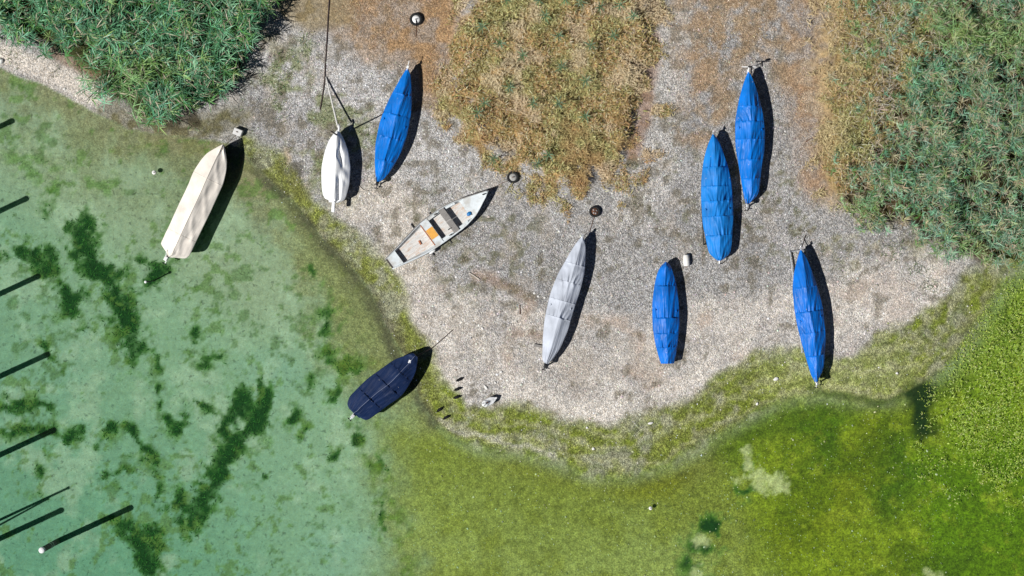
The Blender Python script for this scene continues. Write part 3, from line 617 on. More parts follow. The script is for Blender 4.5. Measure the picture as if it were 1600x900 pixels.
# single green reed shoots standing in the dry meadow
r_ = np.random.default_rng(5); shoots = [(752, 45), (780, 72), (815, 90), (870, 60), (905, 8), (935, 15), (955, 60), (875, 108), (795, 140), (830, 165), (870, 165), (912, 185), (755, 165), (850, 30), (965, 12), (770, 250), (855, 245), (838, 258), (745, 180), (920, 75), (985, 30), (840, 5), (880, 5), (790, 5), (912, 130)]
def reed_shoot(px, py, h, seed):
    r = np.random.default_rng(seed); o = G(px, py); root = empty('reed_shoot', o)
    n = 11; f = np.linspace(.3, 1, n); b = np.stack([np.zeros(n)+.12*h*f, np.zeros(n)+.06*h*f, h*f], -1)
    az = np.arange(n)*2.4+r.uniform(0, 6); d = np.stack([np.cos(az), np.sin(az)], -1); l = r.uniform(.3, .5, n)
    mid = b+np.stack([d[:, 0]*l*.5, d[:, 1]*l*.5, l*.3], -1); tip = b+np.stack([d[:, 0]*l, d[:, 1]*l, l*r.uniform(.0, .3, n)], -1)
    wd = np.stack([-d[:, 1], d[:, 0], np.zeros(n)], -1)
    c = pick(r, n, [(.13, .22, .13), (.16, .25, .15), (.12, .19, .08)])
    lv = big_mesh('leaves', *strips(b, mid, tip, wd, np.full(n, .05), c, c*1.1), M['leaf']); lv.parent = root
    bm = bmesh.new(); tube_bm(bm, [(0, 0, -.03), (.06*h, .03*h, h*.5), (.12*h, .06*h, h)], .012, 6, .006); bm_obj('stem', bm, M['leg'], root)
    return root
for i, (px, py) in enumerate(shoots):
    tag(reed_shoot(px, py, .75+.3*r_.random(), i), 'single pale green reed shoot standing in the brown dry meadow', 'reed', 'green reed shoots in the brown meadow')

# leafy pondweed near the right shore: floating curled leaves
def pondweed():
    r = np.random.default_rng(31); poly = [(1478, 540), (1530, 462), (1580, 420), (1720, 380), (1720, 760), (1600, 740), (1500, 700), (1462, 668), (1474, 610)]
    d = lambda px, py, x, y: (.4+.6*smooth(-.6, .1, fbm(x, y, .9, 80, 4)))
    x, y, px, py = scatter(poly, 60000, 130, 1.0, 31, d, .6)
    x2, y2, _, _ = scatter([(1230, 640), (1350, 640), (1480, 690), (1700, 690), (1700, 960), (1380, 960), (1280, 760)], 3800, 60, 1.0, 32, lambda px, py, x, y: .55*smooth(-.2, .5, fbm(x, y, 1.5, 82, 4)))
    nn = len(x); x = np.concatenate([x, x2]); y = np.concatenate([y, y2]); n = len(x); kp = gz(x, y) < -.02; nn = int(kp[:nn].sum()); x = x[kp]; y = y[kp]; n = len(x)
    az = r.uniform(0, 2*np.pi, n); dd_ = np.stack([np.cos(az), np.sin(az)], -1); l = r.uniform(.04, .13, n)*(1+.5*(r.random(n) < .12)); bend = r.uniform(-.8, .8, n)
    z = np.maximum(gz(x, y)+.02, r.uniform(-.05, .004, n)); z[nn:] = gz(x[nn:], y[nn:])+.03
    b = np.stack([x, y, z], -1); pd = np.stack([-dd_[:, 1], dd_[:, 0]], -1)
    mid = b+np.stack([dd_[:, 0]*l*.5+pd[:, 0]*bend*l*.3, dd_[:, 1]*l*.5+pd[:, 1]*bend*l*.3, r.uniform(0, .03, n)], -1); tip = b+np.stack([dd_[:, 0]*l, dd_[:, 1]*l, r.uniform(-.03, .03, n)], -1)
    tw = r.uniform(-.3, .3, n); wd = np.stack([pd[:, 0]*np.cos(tw), pd[:, 1]*np.cos(tw), np.sin(tw)], -1)
    c = pick(r, n, [(.43, .54, .11), (.34, .46, .06), (.50, .58, .20), (.20, .31, .03)], [.3, .3, .2, .2])
    c[nn:] = c[nn:]*np.array([.55, .66, .4])
    o = big_mesh('pondweed', *strips(b, mid, tip, wd, r.uniform(.022, .05, n), c, c*1.1), M['leaf']); tag(o, 'bright yellow-green pondweed mat floating by the right shore', 'pondweed', kind='stuff')
pondweed()

def lake_weed():
    r = np.random.default_rng(51); n = 160000
    x = r.uniform(-28, -5, n); y = r.uniform(-16, 5, n); ci = np.searchsorted(gx, x); cj = np.searchsorted(gy, y)
    p = smooth(-.1, .7, core[ci, cj])+.10*smooth(.3, .9, halo[ci, cj]); k = (r.random(n) < .24*p) & (SD[ci, cj] < -.5); x = x[k]; y = y[k]; n = len(x)
    az = r.normal(.9, .9, n); d = np.stack([np.cos(az), np.sin(az)], -1); l = r.uniform(.07, .24, n); z = gz(x, y)+.01
    b = np.stack([x, y, z], -1); mid = b+np.stack([d[:, 0]*l*.5, d[:, 1]*l*.5, l*r.uniform(.05, .3, n)], -1); tip = b+np.stack([d[:, 0]*l, d[:, 1]*l+.1*l*r.standard_normal(n), l*r.uniform(.0, .25, n)], -1)
    c = pick(r, n, [(.03, .095, .014), (.05, .14, .02), (.09, .20, .035), (.018, .06, .01)], [.38, .25, .12, .25])
    o = big_mesh('lake_weed', *strips(b, mid, tip, np.stack([-d[:, 1], d[:, 0], 0*l], -1), r.uniform(.016, .034, n), c), M['dry']); tag(o, 'dark green water weed strands growing on the sandy lake bed', 'water weed', kind='stuff')
lake_weed()
# loose pebbles over the gravel and along the waterline
def pebbles(name, label, poly, n, seed, size, cols, w, dens=None, soft=25, tint=False):
    r = np.random.default_rng(seed); x, y, px, py = scatter(poly, n, soft, 1.0, seed, dens); n = len(x)
    s = r.uniform(*size, n)*(1+.9*(r.random(n) < .06)); az = r.uniform(0, np.pi, n); a = s*r.uniform(.8, 1.5, n)*.5; bq = s*.5; h = s*r.uniform(.3, .6, n)
    z = gz(x, y)
    ca, sa = np.cos(az), np.sin(az); k6 = np.linspace(0, 2*np.pi, 6)[:-1]
    V = []
    for zz, sc in ((-.25, 1.0), (.45, .78)):
        for k in k6:
            j = r.uniform(.8, 1.15, n); u = a*sc*np.cos(k)*j; v = bq*sc*np.sin(k)*j
            V.append(np.stack([x+ca*u-sa*v, y+sa*u+ca*v, z+h*zz], -1))
    V.append(np.stack([x, y, z+h*.62], -1)); V = np.stack(V, 1).reshape(-1, 3)
    k = np.arange(n)*11; Q = np.concatenate([np.stack([k+i, k+(i+1) % 5, k+5+(i+1) % 5, k+5+i], -1) for i in range(5)]); T = np.concatenate([np.stack([k+5+i, k+5+(i+1) % 5, k+10], -1) for i in range(5)])
    ci = np.clip(np.searchsorted(gx, x), 0, nx-1); cj = np.clip(np.searchsorted(gy, y), 0, ny-1); gc = C[ci, cj]      # stones take the local rock and soil colour
    c = pick(r, n, cols, w, .2); c = np.clip(c*(.25+.75*gc/np.maximum(gc.mean(), .05)) if tint else c, .01, .8); c = np.repeat(c, 11, 0)
    o = big_mesh(name, V, Q, T, c, M['pebble']); tag(o, label, 'pebbles', kind='stuff')
GRAVEL = [(400, 30), (700, 130), (760, 250), (900, 320), (1000, 220), (1030, -80), (1080, -80), (1240, 100), (1290, 310), (1440, 360), (1500, 430), (1380, 530), (1200, 545), (1000, 655), (860, 655), (700, 620), (600, 400), (470, 300), (390, 200)]
pebbles('gravel', 'loose grey and white pebbles covering the shore between the boats', GRAVEL, 60000, 41, (.03, .07), [(.53, .525, .51), (.43, .425, .42), (.25, .25, .25), (.64, .63, .61), (.50, .46, .41)], [.3, .27, .18, .13, .12], dens=lambda px, py, x, y: .8*smooth(20, -20, sdf(px, py, MEADOW)), tint=True)
pebbles('waterline_pebbles', 'pale pebbles among green algae along the waterline', FR[:28]+[(1480, 570), (1390, 640), (1240, 620), (1100, 700), (960, 745), (760, 700), (650, 620), (560, 450), (440, 320), (360, 240)], 11000, 42, (.03, .07), [(.60, .60, .54), (.42, .44, .28), (.27, .31, .10), (.74, .74, .70)], [.22, .3, .4, .08], dens=lambda px, py, x, y: .3+.5*smooth(-.1, .6, fbm(x, y, .7, 55, 5)))
pebbles('lakebed_stones', 'small stones on the algae covered lake bed', [(500, 380), (640, 600), (700, 690), (950, 750), (1240, 640), (1480, 620), (1500, 960), (640, 960), (580, 640)], 5000, 43, (.035, .075), [(.34, .37, .17), (.18, .20, .07), (.42, .44, .26)], None)

# ------------------------------------------------------------------ boats
def pchip(xs, ys, x):
    xs = np.asarray(xs, float); ys = np.asarray(ys, float); h = np.diff(xs); d = np.diff(ys)/h; n = len(xs); m = np.zeros(n)
    for i in range(1, n-1): m[i] = 0 if d[i-1]*d[i] <= 0 else 2/(1/d[i-1]+1/d[i])
    m[0] = d[0]*1.3 if n > 1 else 0; m[-1] = d[-1]
    i = np.clip(np.searchsorted(xs, x)-1, 0, n-2); t = np.clip((x-xs[i])/h[i], 0, 1)
    return (2*t**3-3*t**2+1)*ys[i]+(t**3-2*t**2+t)*h[i]*m[i]+(-2*t**3+3*t**2)*ys[i+1]+(t**3-t**2)*h[i]*m[i+1]
class Frame:
    """a boat's own frame: x from stern to bow, y to port (photo left of travel), z up from its base"""
    def __init__(s, bow, stern, zg, base_z):
        s.zg = zg; s.base = base_z
        s.b = W(*bow, zg+base_z); s.s = W(*stern, zg+base_z); a = s.b-s.s; a.z = 0; s.L = a.length; s.ax = a/s.L; s.ay = Vector((-s.ax.y, s.ax.x, 0))
        s.mid = (s.b+s.s)/2; s.rz = math.atan2(s.ax.y, s.ax.x)
    def local(s, px, py, z=None):
        p = W(px, py, (s.zg if z is None else z)+s.base)-s.mid; return p.dot(s.ax), p.dot(s.ay)
    def t(s, px, py): return .5-s.local(px, py)[0]/s.L
def outline(fr, pts, t):
    q = sorted([(fr.t(*p), fr.local(*p)[1]) for p in pts]); ts = [a for a, _ in q]; ys = [b for _, b in q]
    keep = [0]
    for i in range(1, len(ts)):
        if ts[i]-ts[keep[-1]] > 1e-3: keep.append(i)
    return pchip([ts[i] for i in keep], [ys[i] for i in keep], t)
def hull_mesh(fr, yl, yr, zg, t, parent, mat, keel=0.0, bott=.62, thick=False):
    n = len(t); V = []; F = []; x = fr.L*(.5-t)
    for i in range(n):
        c = (yl[i]+yr[i])/2; hl = yl[i]-c; e = min(1, t[i]/.16); rise = (1-e)**2*.35*zg[i]
        zb = keel+rise
        prof = [(c+hl, zg[i]), (c+hl*.94, zb+(zg[i]-zb)*.5), (c+hl*bott, zb+.06), (c, zb), (c-hl*bott, zb+.06), (c-hl*.94, zb+(zg[i]-zb)*.5), (c-hl, zg[i])]
        V += [(x[i], a, b) for a, b in prof]
    for i in range(n-1):
        for k in range(6): F.append((i*7+k, i*7+k+1, (i+1)*7+k+1, (i+1)*7+k))
    F.append(tuple(range((n-1)*7, n*7))); F.append(tuple(range(6, -1, -1)))
    return mesh_obj('hull', V, F, mat, parent, True)
def cover(fr, yl, yr, zg, ridge, t, parent, mat, seams, seam_mat, seed, shape=1.35, sag=.025, wrink=.018, skirt=.14, ridge_off=None, split=False, dip=None):
    """cloth cover over the gunwales: one mesh for each sewn panel"""
    n = len(t); x = fr.L*(.5-t); S = np.linspace(-1, 1, 61); r = np.random.default_rng(seed)
    ph = r.uniform(0, 50, 4); fan = r.uniform(-4.5, 4.5, 8); tilt = r.choice([-1, 1], 8)*r.uniform(.03, .09, 8)*min(1.2, wrink/.042); P = np.zeros((n, 65, 3))
    edges = [0]+list(seams)+[1.0]
    for i in range(n):
        ti = t[i]; c = (yl[i]+yr[i])/2+(ridge_off[i] if ridge_off is not None else 0)
        k = max(0, min(len(edges)-2, np.searchsorted(edges, ti)-1)); u = (ti-edges[k])/(edges[k+1]-edges[k])
        for j, s in enumerate(S):
            y = c+(yl[i]-c)*s if s >= 0 else c+(c-yr[i])*s
            a = abs(s); z = zg[i]+ridge[i]*(1-a**shape)
            env = (1-a**4)*min(1, ridge[i]/.08)
            z -= sag*math.sin(math.pi*u)*env*(1-.4*a)
            z += tilt[k % 8]*(u-.5)*env*min(1, 3*u+.15)
            # tension folds: run along the boat, fan out from the seams
            q = y*13+ph[0]+1.2*math.sin(x[i]*.8+ph[1])+(.9+.5*math.sin(k*2.1+ph[3]))*(u-.5)*s*9+fan[k % 8]*(u-.5)+k*3.7
            fold = abs(math.sin(q*.9+.5*math.sin(x[i]*1.3+k)))**5*.7+abs(math.sin(q*.47+1.3*k+x[i]*.5))**7*1.2-.5*abs(math.sin(q*.31+2.1*k-x[i]*.35))**4
            z += wrink*fold*env*(.35+.65*abs(2*u-1))
            z += .012*float(vnoise(np.float64(x[i]*2.2+100+seed), np.float64(y*3+50), seed))*env
            if dip is not None: z += dip(ti, s)*env
            P[i, j+2] = (x[i], y, z)
        hl = (yl[i]-yr[i])/2
        wav = .02*math.sin(x[i]*7+ph[2])
        P[i, 1] = (x[i], yr[i]-.012, zg[i]-skirt*.6+wav); P[i, 0] = (x[i], yr[i]-.004, zg[i]-skirt+wav)
        P[i, 63] = (x[i], yl[i]+.012, zg[i]-skirt*.6-wav); P[i, 64] = (x[i], yl[i]+.004, zg[i]-skirt-wav)
    tt = list(t)
    objs = []
    for a, b in zip(edges[:-1], edges[1:]):
        ids = [i for i in range(n) if a-1e-6 <= tt[i] <= b+1e-6]
        if len(ids) < 2: continue
        for (j0, j1) in (((0, 33), (32, 65)) if split else ((0, 65),)):
            V = [P[i, j] for i in ids for j in range(j0, j1)]; m_ = j1-j0
            F = [(i*m_+j, i*m_+j+1, (i+1)*m_+j+1, (i+1)*m_+j) for i in range(len(ids)-1) for j in range(m_-1)]
            if b >= 1.0-1e-6:      # close the stern end down
                o0 = len(V)
                for j in range(m_): v = V[(len(ids)-1)*m_+j]; V.append((v[0]-.01, v[1]*.98, zg[-1]-skirt))
                F += [((len(ids)-1)*m_+j, (len(ids)-1)*m_+j+1, o0+j+1, o0+j) for j in range(m_-1)]
            objs.append(mesh_obj('cover_panel', V, F, mat, parent, True))
    for s in seams:
        i = int(np.argmin(np.abs(t-s))); bm = bmesh.new(); tube_bm(bm, [P[i, j]+np.array([0, 0, .004]) for j in range(0, 65, 2)], .007, 5); bm_obj('seam', bm, seam_mat, parent, True)
    if split:
        bm = bmesh.new(); tube_bm(bm, [P[i, 32]+np.array([0, 0, .004]) for i in range(0, n, 2)], .012, 5); bm_obj('seam', bm, M['seam_navy'] if seam_mat is M['seam_navy_dark'] else seam_mat, parent, True)
    return P
def stations(seams, n=56):
    t = np.unique(np.concatenate([np.linspace(0, 1, n), np.array(seams, float) if len(seams) else []])); return t
def flap(parent, p, side, mat):
    bm = bmesh.new(); v = [(-.09, 0, 0), (.09, .02, 0), (.0, -.10*side, .0), (0, -.02*side, .11)]
    vv = [bm.verts.new(Vector(p)+Vector(q)) for q in v]
    for f in ((0, 1, 3), (1, 2, 3), (2, 0, 3), (0, 2, 1)): bm.faces.new([vv[i] for i in f])
    bm_obj('rowlock_flap', bm, mat, parent)
def outboard(parent, x, y, z, tilt=0, mat='black', head='black', s=1.0):
    """small outboard motor on the stern, leg down; propeller is its sub-part"""
    bm = bmesh.new(); box_bm(bm, (x-.10*s, y, z+.14*s), (.20*s, .16*s, .20*s), 0, .04*s); box_bm(bm, (x-.02, y, z-.02), (.10*s, .18*s, .16*s), 0, .015)
    tube_bm(bm, [(x-.11*s, y, z+.08*s), (x-.15*s, y, z-.34*s), (x-.20*s, y, z-.44*s)], .045*s, 8); box_bm(bm, (x-.2*s, y, z-.46*s), (.26*s, .05*s, .06*s), 0, .015)
    tube_bm(bm, [(x-.04, y+.02, z+.14*s), (x+.16*s, y+.1*s, z+.2*s), (x+.28*s, y+.12*s, z+.2*s)], .018*s, 6)
    o = bm_obj('outboard_motor', bm, M[head], parent)
    bm = bmesh.new()
    for k in range(3):
        a = k*2*math.pi/3+.3
        d = Vector((0, math.cos(a), math.sin(a))); c = Vector((x-.35*s, y, z-.46*s))
        q = [c, c+d*.07*s+Vector((.03*s, 0, 0)), c+d*.15*s, c+d*.08*s-Vector((.04*s, 0, 0))]
        up_q = [p+Vector((.008, .006, .006)) for p in q]
        a_ = [bm.verts.new(p) for p in q]; b_ = [bm.verts.new(p) for p in up_q]
        bm.faces.new(a_); bm.faces.new(b_[::-1])
        for i in range(4): bm.faces.new((a_[i], a_[(i+1) % 4], b_[(i+1) % 4], b_[i]))
    bm_obj('propeller', bm, M['black'], o); return o
def trolley(fr, label, rails, x0, x1, mat, rz_, base, wheel_x=0.0, bars=(0.0,), bar_half=None, hi=.22, post=None, wheel_y=None, group='boat trolleys under the boats'):
    root = empty('boat_trolley', (fr.mid.x, fr.mid.y, base), fr.rz); tag(root, label, 'trolley', group)
    for y in rails:
        bm = bmesh.new(); box_bm(bm, ((x0+x1)/2, y, hi), (x1-x0, .06, .07), 0, .008); bm_obj('rail', bm, M[mat], root)
    for bx in bars:
        hw = bar_half or max(abs(r) for r in rails)+.03
        bm = bmesh.new(); box_bm(bm, (bx, 0, hi-.075), (.07, 2*hw, .07), 0, .008); bm_obj('cross_bar', bm, M[mat], root)
    wy = wheel_y or .42
    for sgn in (-1, 1):
        bm = bmesh.new(); prof = [(.09, -.045), (.19, -.05), (.215, -.02), (.215, .02), (.19, .05), (.09, .045)]
        _, rg = lathe_bm(bm, prof, 18); bm.faces.new(rg[0]); bm.faces.new(rg[-1][::-1])
        bmesh.ops.rotate(bm, verts=bm.verts, cent=(0, 0, 0), matrix=Matrix.Rotation(math.pi/2, 3, 'X')); bmesh.ops.translate(bm, verts=bm.verts, vec=(wheel_x, sgn*wy, .215))
        bm_obj('wheel', bm, M['rubber'], root, True)
    bm = bmesh.new(); tube_bm(bm, [(wheel_x, -wy, .215), (wheel_x, wy, .215)], .02, 8); bm_obj('axle', bm, M['rust'], root)
    return root

def covered_boat(name, label, bow, stern, left, right, zg0, bowrise, rh_, seams, mat, seam_mat, seed, base, hull='hull_white', group=None, flaps=(), bow_r=.30, stern_r=.5, shape=1.28, skirt=.14, wrink=.055, sag=.02, split=False, keel=0.0, sternrise=.05, dip=None, ridge_prof=None, rise_p=2.2):
    fr = Frame(bow, stern, zg0, base)
    t = stations(seams, 90); yl = outline(fr, left, t); yr = outline(fr, right, t)
    if np.mean(yl) < np.mean(yr): yl, yr = yr, yl
    yl = np.maximum(yl, yr+.03)
    zg = zg0+bowrise*(1-t)**rise_p+sternrise*np.maximum(t-.7, 0)
    ridge = rh_*(bow_r+(1-bow_r)*smooth(0, .3, t))*(1-(1-stern_r)*smooth(.75, 1, t)) if ridge_prof is None else rh_*np.interp(t, *ridge_prof)
    ridge = ridge*np.minimum(1, (yl-yr)/.5)
    root = empty(name, (fr.mid.x, fr.mid.y, base), fr.rz); tag(root, label, 'boat', group)
    hw = .96; c = (yl+yr)/2
    hull_mesh(fr, c+(yl-c)*hw, c+(yr-c)*hw, zg-.02, t, root, M[hull], keel)
    P = cover(fr, yl, yr, zg, ridge, t, root, M[mat], seams, M[seam_mat], seed, shape, sag, wrink, skirt, split=split, dip=dip)
    for ft, s in flaps:
        i = int(np.argmin(np.abs(t-ft))); j = int(2+(s+1)/2*60); flap(root, P[i, j], math.copysign(1, s), M[mat])
    return fr, root, P, t
BG = 'boats under blue tarpaulins on the gravel'
FL = ((.5, .78), (.5, -.74))
def bz(px, py): return float(G(px, py).z)
# blue boat beside the white dinghy
A = covered_boat('covered_boat', 'blue tarpaulin boat next to the white dinghy, crossed by a thin mast shadow', (637, 106), (590, 284),
    [(637, 106), (622, 130), (606, 160), (594, 190), (588, 218), (586, 245), (586.5, 268), (588, 283)], [(637, 106), (641, 118), (643, 140), (643, 165), (641, 185), (636, 210), (627, 236), (613, 262), (600, 279), (592, 284)],
    .64, .22, .40, [.23, .41, .61, .81], 'blue', 'seam', 1, bz(612, 200), group=BG, flaps=((.47, .8), (.49, -.78)), keel=.2)
# upper of the two blue boats side by side
Cb = covered_boat('covered_boat', 'blue tarpaulin boat at the top right, bow post with white crossbar', (1169, 112), (1168, 318),
    [(1169, 112), (1160, 136), (1153, 165), (1149, 195), (1149.5, 225), (1154, 255), (1159, 285), (1164, 312), (1166, 318)], [(1169, 112), (1178, 130), (1187, 158), (1193, 185), (1195, 210), (1194, 235), (1190, 262), (1187, 290), (1185, 301), (1171, 318)],
    .64, .25, .40, [.26, .375, .51, .665, .81], 'blue', 'seam', 2, bz(1170, 215), group=BG, flaps=((.43, .78), (.44, -.8)), keel=.2)
# lower of the pair
B = covered_boat('covered_boat', 'blue tarpaulin boat with humped stern panels, black rail showing along one side', (1114, 209), (1124, 407),
    [(1114, 209), (1105, 230), (1099, 255), (1096, 285), (1096, 315), (1098, 345), (1103, 372), (1108, 394), (1115, 402), (1123, 408)], [(1114, 209), (1123, 222), (1132, 245), (1140, 272), (1144, 300), (1145.5, 330), (1144.5, 365), (1141, 394), (1132, 404), (1125, 408)],
    .64, .2, .42, [.26, .41, .53, .65, .80], 'blue_faded', 'seam', 3, bz(1120, 310), group=BG, flaps=((.60, .78), (.60, -.76)), keel=.2, stern_r=.75, wrink=.06)
# right-most blue boat, stern on the green fringe
D = covered_boat('covered_boat', 'blue tarpaulin boat furthest right, its stern over green algae', (1251, 389), (1276, 596),
    [(1251, 389), (1245, 408), (1240, 432), (1239, 458), (1241.5, 482), (1246, 508), (1252, 532), (1260, 560), (1268, 586), (1273, 595)], [(1251, 389), (1260, 404), (1270, 428), (1279, 455), (1286, 485), (1289.5, 515), (1289.5, 540), (1288, 562), (1286, 577), (1279, 593)],
    .66, .2, .42, [.285, .47, .63, .805], 'blue_deep', 'seam', 4, bz(1265, 480), group=BG, flaps=((.54, .78), (.52, -.78)), keel=.2)
# small blue boat beside the buoy
E = covered_boat('covered_boat', 'shorter blue tarpaulin boat with square stern below the white buoy', (1041, 409), (1043, 568),
    [(1041, 409), (1033, 416), (1027, 428), (1022, 452), (1019.5, 480), (1020, 505), (1023, 530), (1028, 552), (1033, 568)], [(1041, 409), (1047, 415), (1052, 428), (1057, 448), (1060.5, 475), (1061.5, 500), (1060, 525), (1057, 548), (1053, 568)],
    .58, .12, .38, [.235, .55, .70, .84], 'blue_deep', 'seam', 5, bz(1041, 490), group=BG, flaps=((.47, .82), (.48, -.82)), keel=.05, stern_r=.8, bow_r=.5, wrink=.06)
# grey boat
Fb = covered_boat('covered_boat', 'boat under a pale grey tarpaulin in the middle of the gravel', (910, 369), (853, 568),
    [(910, 369), (897, 385), (884, 407), (870, 433), (860, 460), (853, 490), (849, 520), (848, 545), (848, 562), (852, 569)], [(910, 369), (914, 382), (914.5, 402), (912, 430), (906, 455), (897, 482), (889, 510), (878, 538), (866, 558), (856, 569)],
    .66, .2, .38, [.22, .36, .51, .64], 'grey_cover', 'seam_grey', 6, bz(882, 470), flaps=((.56, .8), (.55, -.78)), keel=.2, wrink=.055)
# beige floating boat: tent-shaped canvas, ridge down the middle
def beige_dip(t, s):                            # slack cloth on the shaded side hangs in diagonal folds
    if s > -.06: return 0.0
    f = abs(math.sin(t*13+s*3.2))**6*.05-abs(math.sin(t*7.5-s*2.4+.8))**5*.05
    return f*float(smooth(-.06, -.3, s))-.04*math.exp(-((s+.45)/.25)**2)
Bg = covered_boat('covered_boat', 'large beige canvas covered boat floating near the left shore', (351, 227), (264, 401),
    [(351, 227), (338, 233), (324, 242), (313, 255), (303, 271), (294, 292), (280, 320), (266, 350), (252, 379), (262, 397)], [(351, 227), (354, 238), (356, 254), (354, 272), (348, 292), (337, 315), (325, 340), (311, 368), (297, 397), (291, 403), (268, 402)],
    .55, .80, .52, [.30, .80], 'beige', 'seam_beige', 7, -.14, hull='hull_dark', bow_r=.35, stern_r=.7, shape=1.04, skirt=.10, wrink=.010, sag=.02, split=True, dip=beige_dip, rise_p=1.5)
# navy floating boat
Nv = covered_boat('covered_boat', 'navy blue canvas covered boat half afloat at the shoreline', (650, 555), (559, 651),
    [(648, 552), (641, 552.5), (632, 556), (617, 562), (595, 577), (570, 596), (549, 617), (543, 630), (546, 640), (552, 648)], [(653, 557), (652, 568), (649, 582), (640, 600), (628, 617), (605, 634), (585, 649), (576, 655), (570, 656), (562, 652)],
    .70, .50, .44, [.26, .48, .74], 'navy', 'seam_navy_dark', 8, -.06, hull='hull_dark', shape=1.08, skirt=.10, wrink=.04, sag=.03, split=True, rise_p=1.4, ridge_prof=([0, .1, .3, .8, 1], [.08, .4, 1, .95, .75]))
bm = bmesh.new(); i = int(np.argmin(abs(Nv[3]-.10))); p = Nv[2][i, 34]; box_bm(bm, (p[0], p[1], p[2]+.012), (.17, .12, .012), .4, .004); bm_obj('cloth_label', bm, M['white_paint'], Nv[1])

# outboards and stern fittings
def stern_pt(b, dz=0): fr = b[0]; return (-fr.L/2-.02, 0, fr.zg+dz)
for b, sc, hd in ((A, .9, 'black'), (Cb, .9, 'steel'), (D, .9, 'steel'), (Fb, .95, 'black')):
    x, y, z = stern_pt(b, -.06); outboard(b[1], x, y, z, s=sc, head=hd)
x, y, z = stern_pt(Bg, .02); outboard(Bg[1], x-.02, y+.08, z, s=1.15, head='white_paint')
x, y, z = stern_pt(Nv, .05); outboard(Nv[1], x-.02, .20, z, s=1.1, head='grey_paint')
bm = bmesh.new(); x, y, z = stern_pt(B, -.05); tube_bm(bm, [(x+.05, 0, z), (x-.12, 0, z-.02), (x-.22, .02, z-.25), (x-.2, .02, z-.42)], .03, 8); bm_obj('rudder_bracket', bm, M['steel'], B[1])
# bow fittings
for b, ln in ((A, .35), (B, .15), (D, .15), (Fb, .12)):
    fr = b[0]; xb = fr.L/2; zb = float(b[2][0, 32, 2]); bm = bmesh.new(); tube_bm(bm, [(xb-.15, 0, zb-.02), (xb+.05, 0, zb+.02), (xb+ln, 0, zb+.03)], .022, 8); box_bm(bm, (xb+.02, 0, zb+.02), (.12, .12, .05), 0, .01)
    bm_obj('bow_fitting', bm, M['steel' if b is not A else 'white_paint'], b[1])
# trolleys
def trol(b, lab, **k): return trolley(b[0], lab, rz_=0, base=b[0].base, **k)
trol(A, 'steel boat trolley under the blue boat next to the white dinghy', rails=(-.3, .3), x0=-2.2, x1=2.5, mat='steel', bars=(-2.0, 0, 1.6))
tc_ = trol(Cb, 'steel boat trolley under the upper right blue boat, T-shaped post at its bow', rails=(-.3, .3), x0=-2.4, x1=2.8, mat='steel', bars=(-2.2, 0, 1.8))
fr = Cb[0]; xb = fr.L/2
bm = bmesh.new(); box_bm(bm, (xb+.22, 0, 1.04), (.045, .72, .04), 0, .008); tube_bm(bm, [(xb-.3, 0, .24), (xb+.12, 0, .3), (xb+.18, 0, 1.02), (xb-.05, 0, 1.02)], .03, 8); bm_obj('bow_post', bm, M['white_paint'], tc_)
bm = bmesh.new(); tube_bm(bm, [(xb+.2, -.05, 1.02), (xb+.2, -.05, 1.28)], .025, 8); bmesh.ops.create_uvsphere(bm, u_segments=12, v_segments=8, radius=.13, matrix=Matrix.Translation((xb+.2, -.05, 1.36)) @ Matrix.Diagonal((.35, 1, 1, 1))); bm_obj('jockey_wheel', bm, M['black'], tc_, True)
trol(B, 'black railed boat trolley under the blue boat with humped stern', rails=(-.45, .74), x0=-2.45, x1=-.3, mat='black_steel', bars=(-2.4, -1.3, -.35), bar_half=.76)
trol(D, 'rectangular steel boat trolley frame sticking out under the right-most blue boat', rails=(-.34, .52), x0=-1.9, x1=3.4, mat='steel', bars=(-1.88, 0, 3.38), bar_half=.55)
trol(Fb, 'steel boat trolley under the grey covered boat', rails=(-.3, .3), x0=-2.4, x1=2.6, mat='steel', bars=(-2.0, 0, 1.8))
for px, lab in ():
    pass
# plank lying beside the grey boat's stern
bm = bmesh.new(); box_bm(bm, (0, 0, .10), (.75, .13, .05), 0, .006); pl = bm_obj('plank', bm, M['wood']); p = G(845, 541); pl.location = p; pl.rotation_euler = (0, 0, R(-10)); tag(pl, 'short grey plank poking out beside the grey boat stern', 'plank')
# chocks under the small blue boat
for dx, lab in ((-1.6, 'low wooden chock under the short blue boat, towards its square stern'), (1.6, 'low wooden chock under the short blue boat, towards its bow')):
    fr = E[0]; q = fr.mid+fr.ax*dx; bm = bmesh.new(); box_bm(bm, (0, 0, .03), (.12, .7, .10), 0, .01); c_ = bm_obj('chock', bm, M['wood']); c_.location = (q.x, q.y, float(gz(q.x, q.y))); c_.rotation_euler = (0, 0, fr.rz); tag(c_, lab, 'chock')

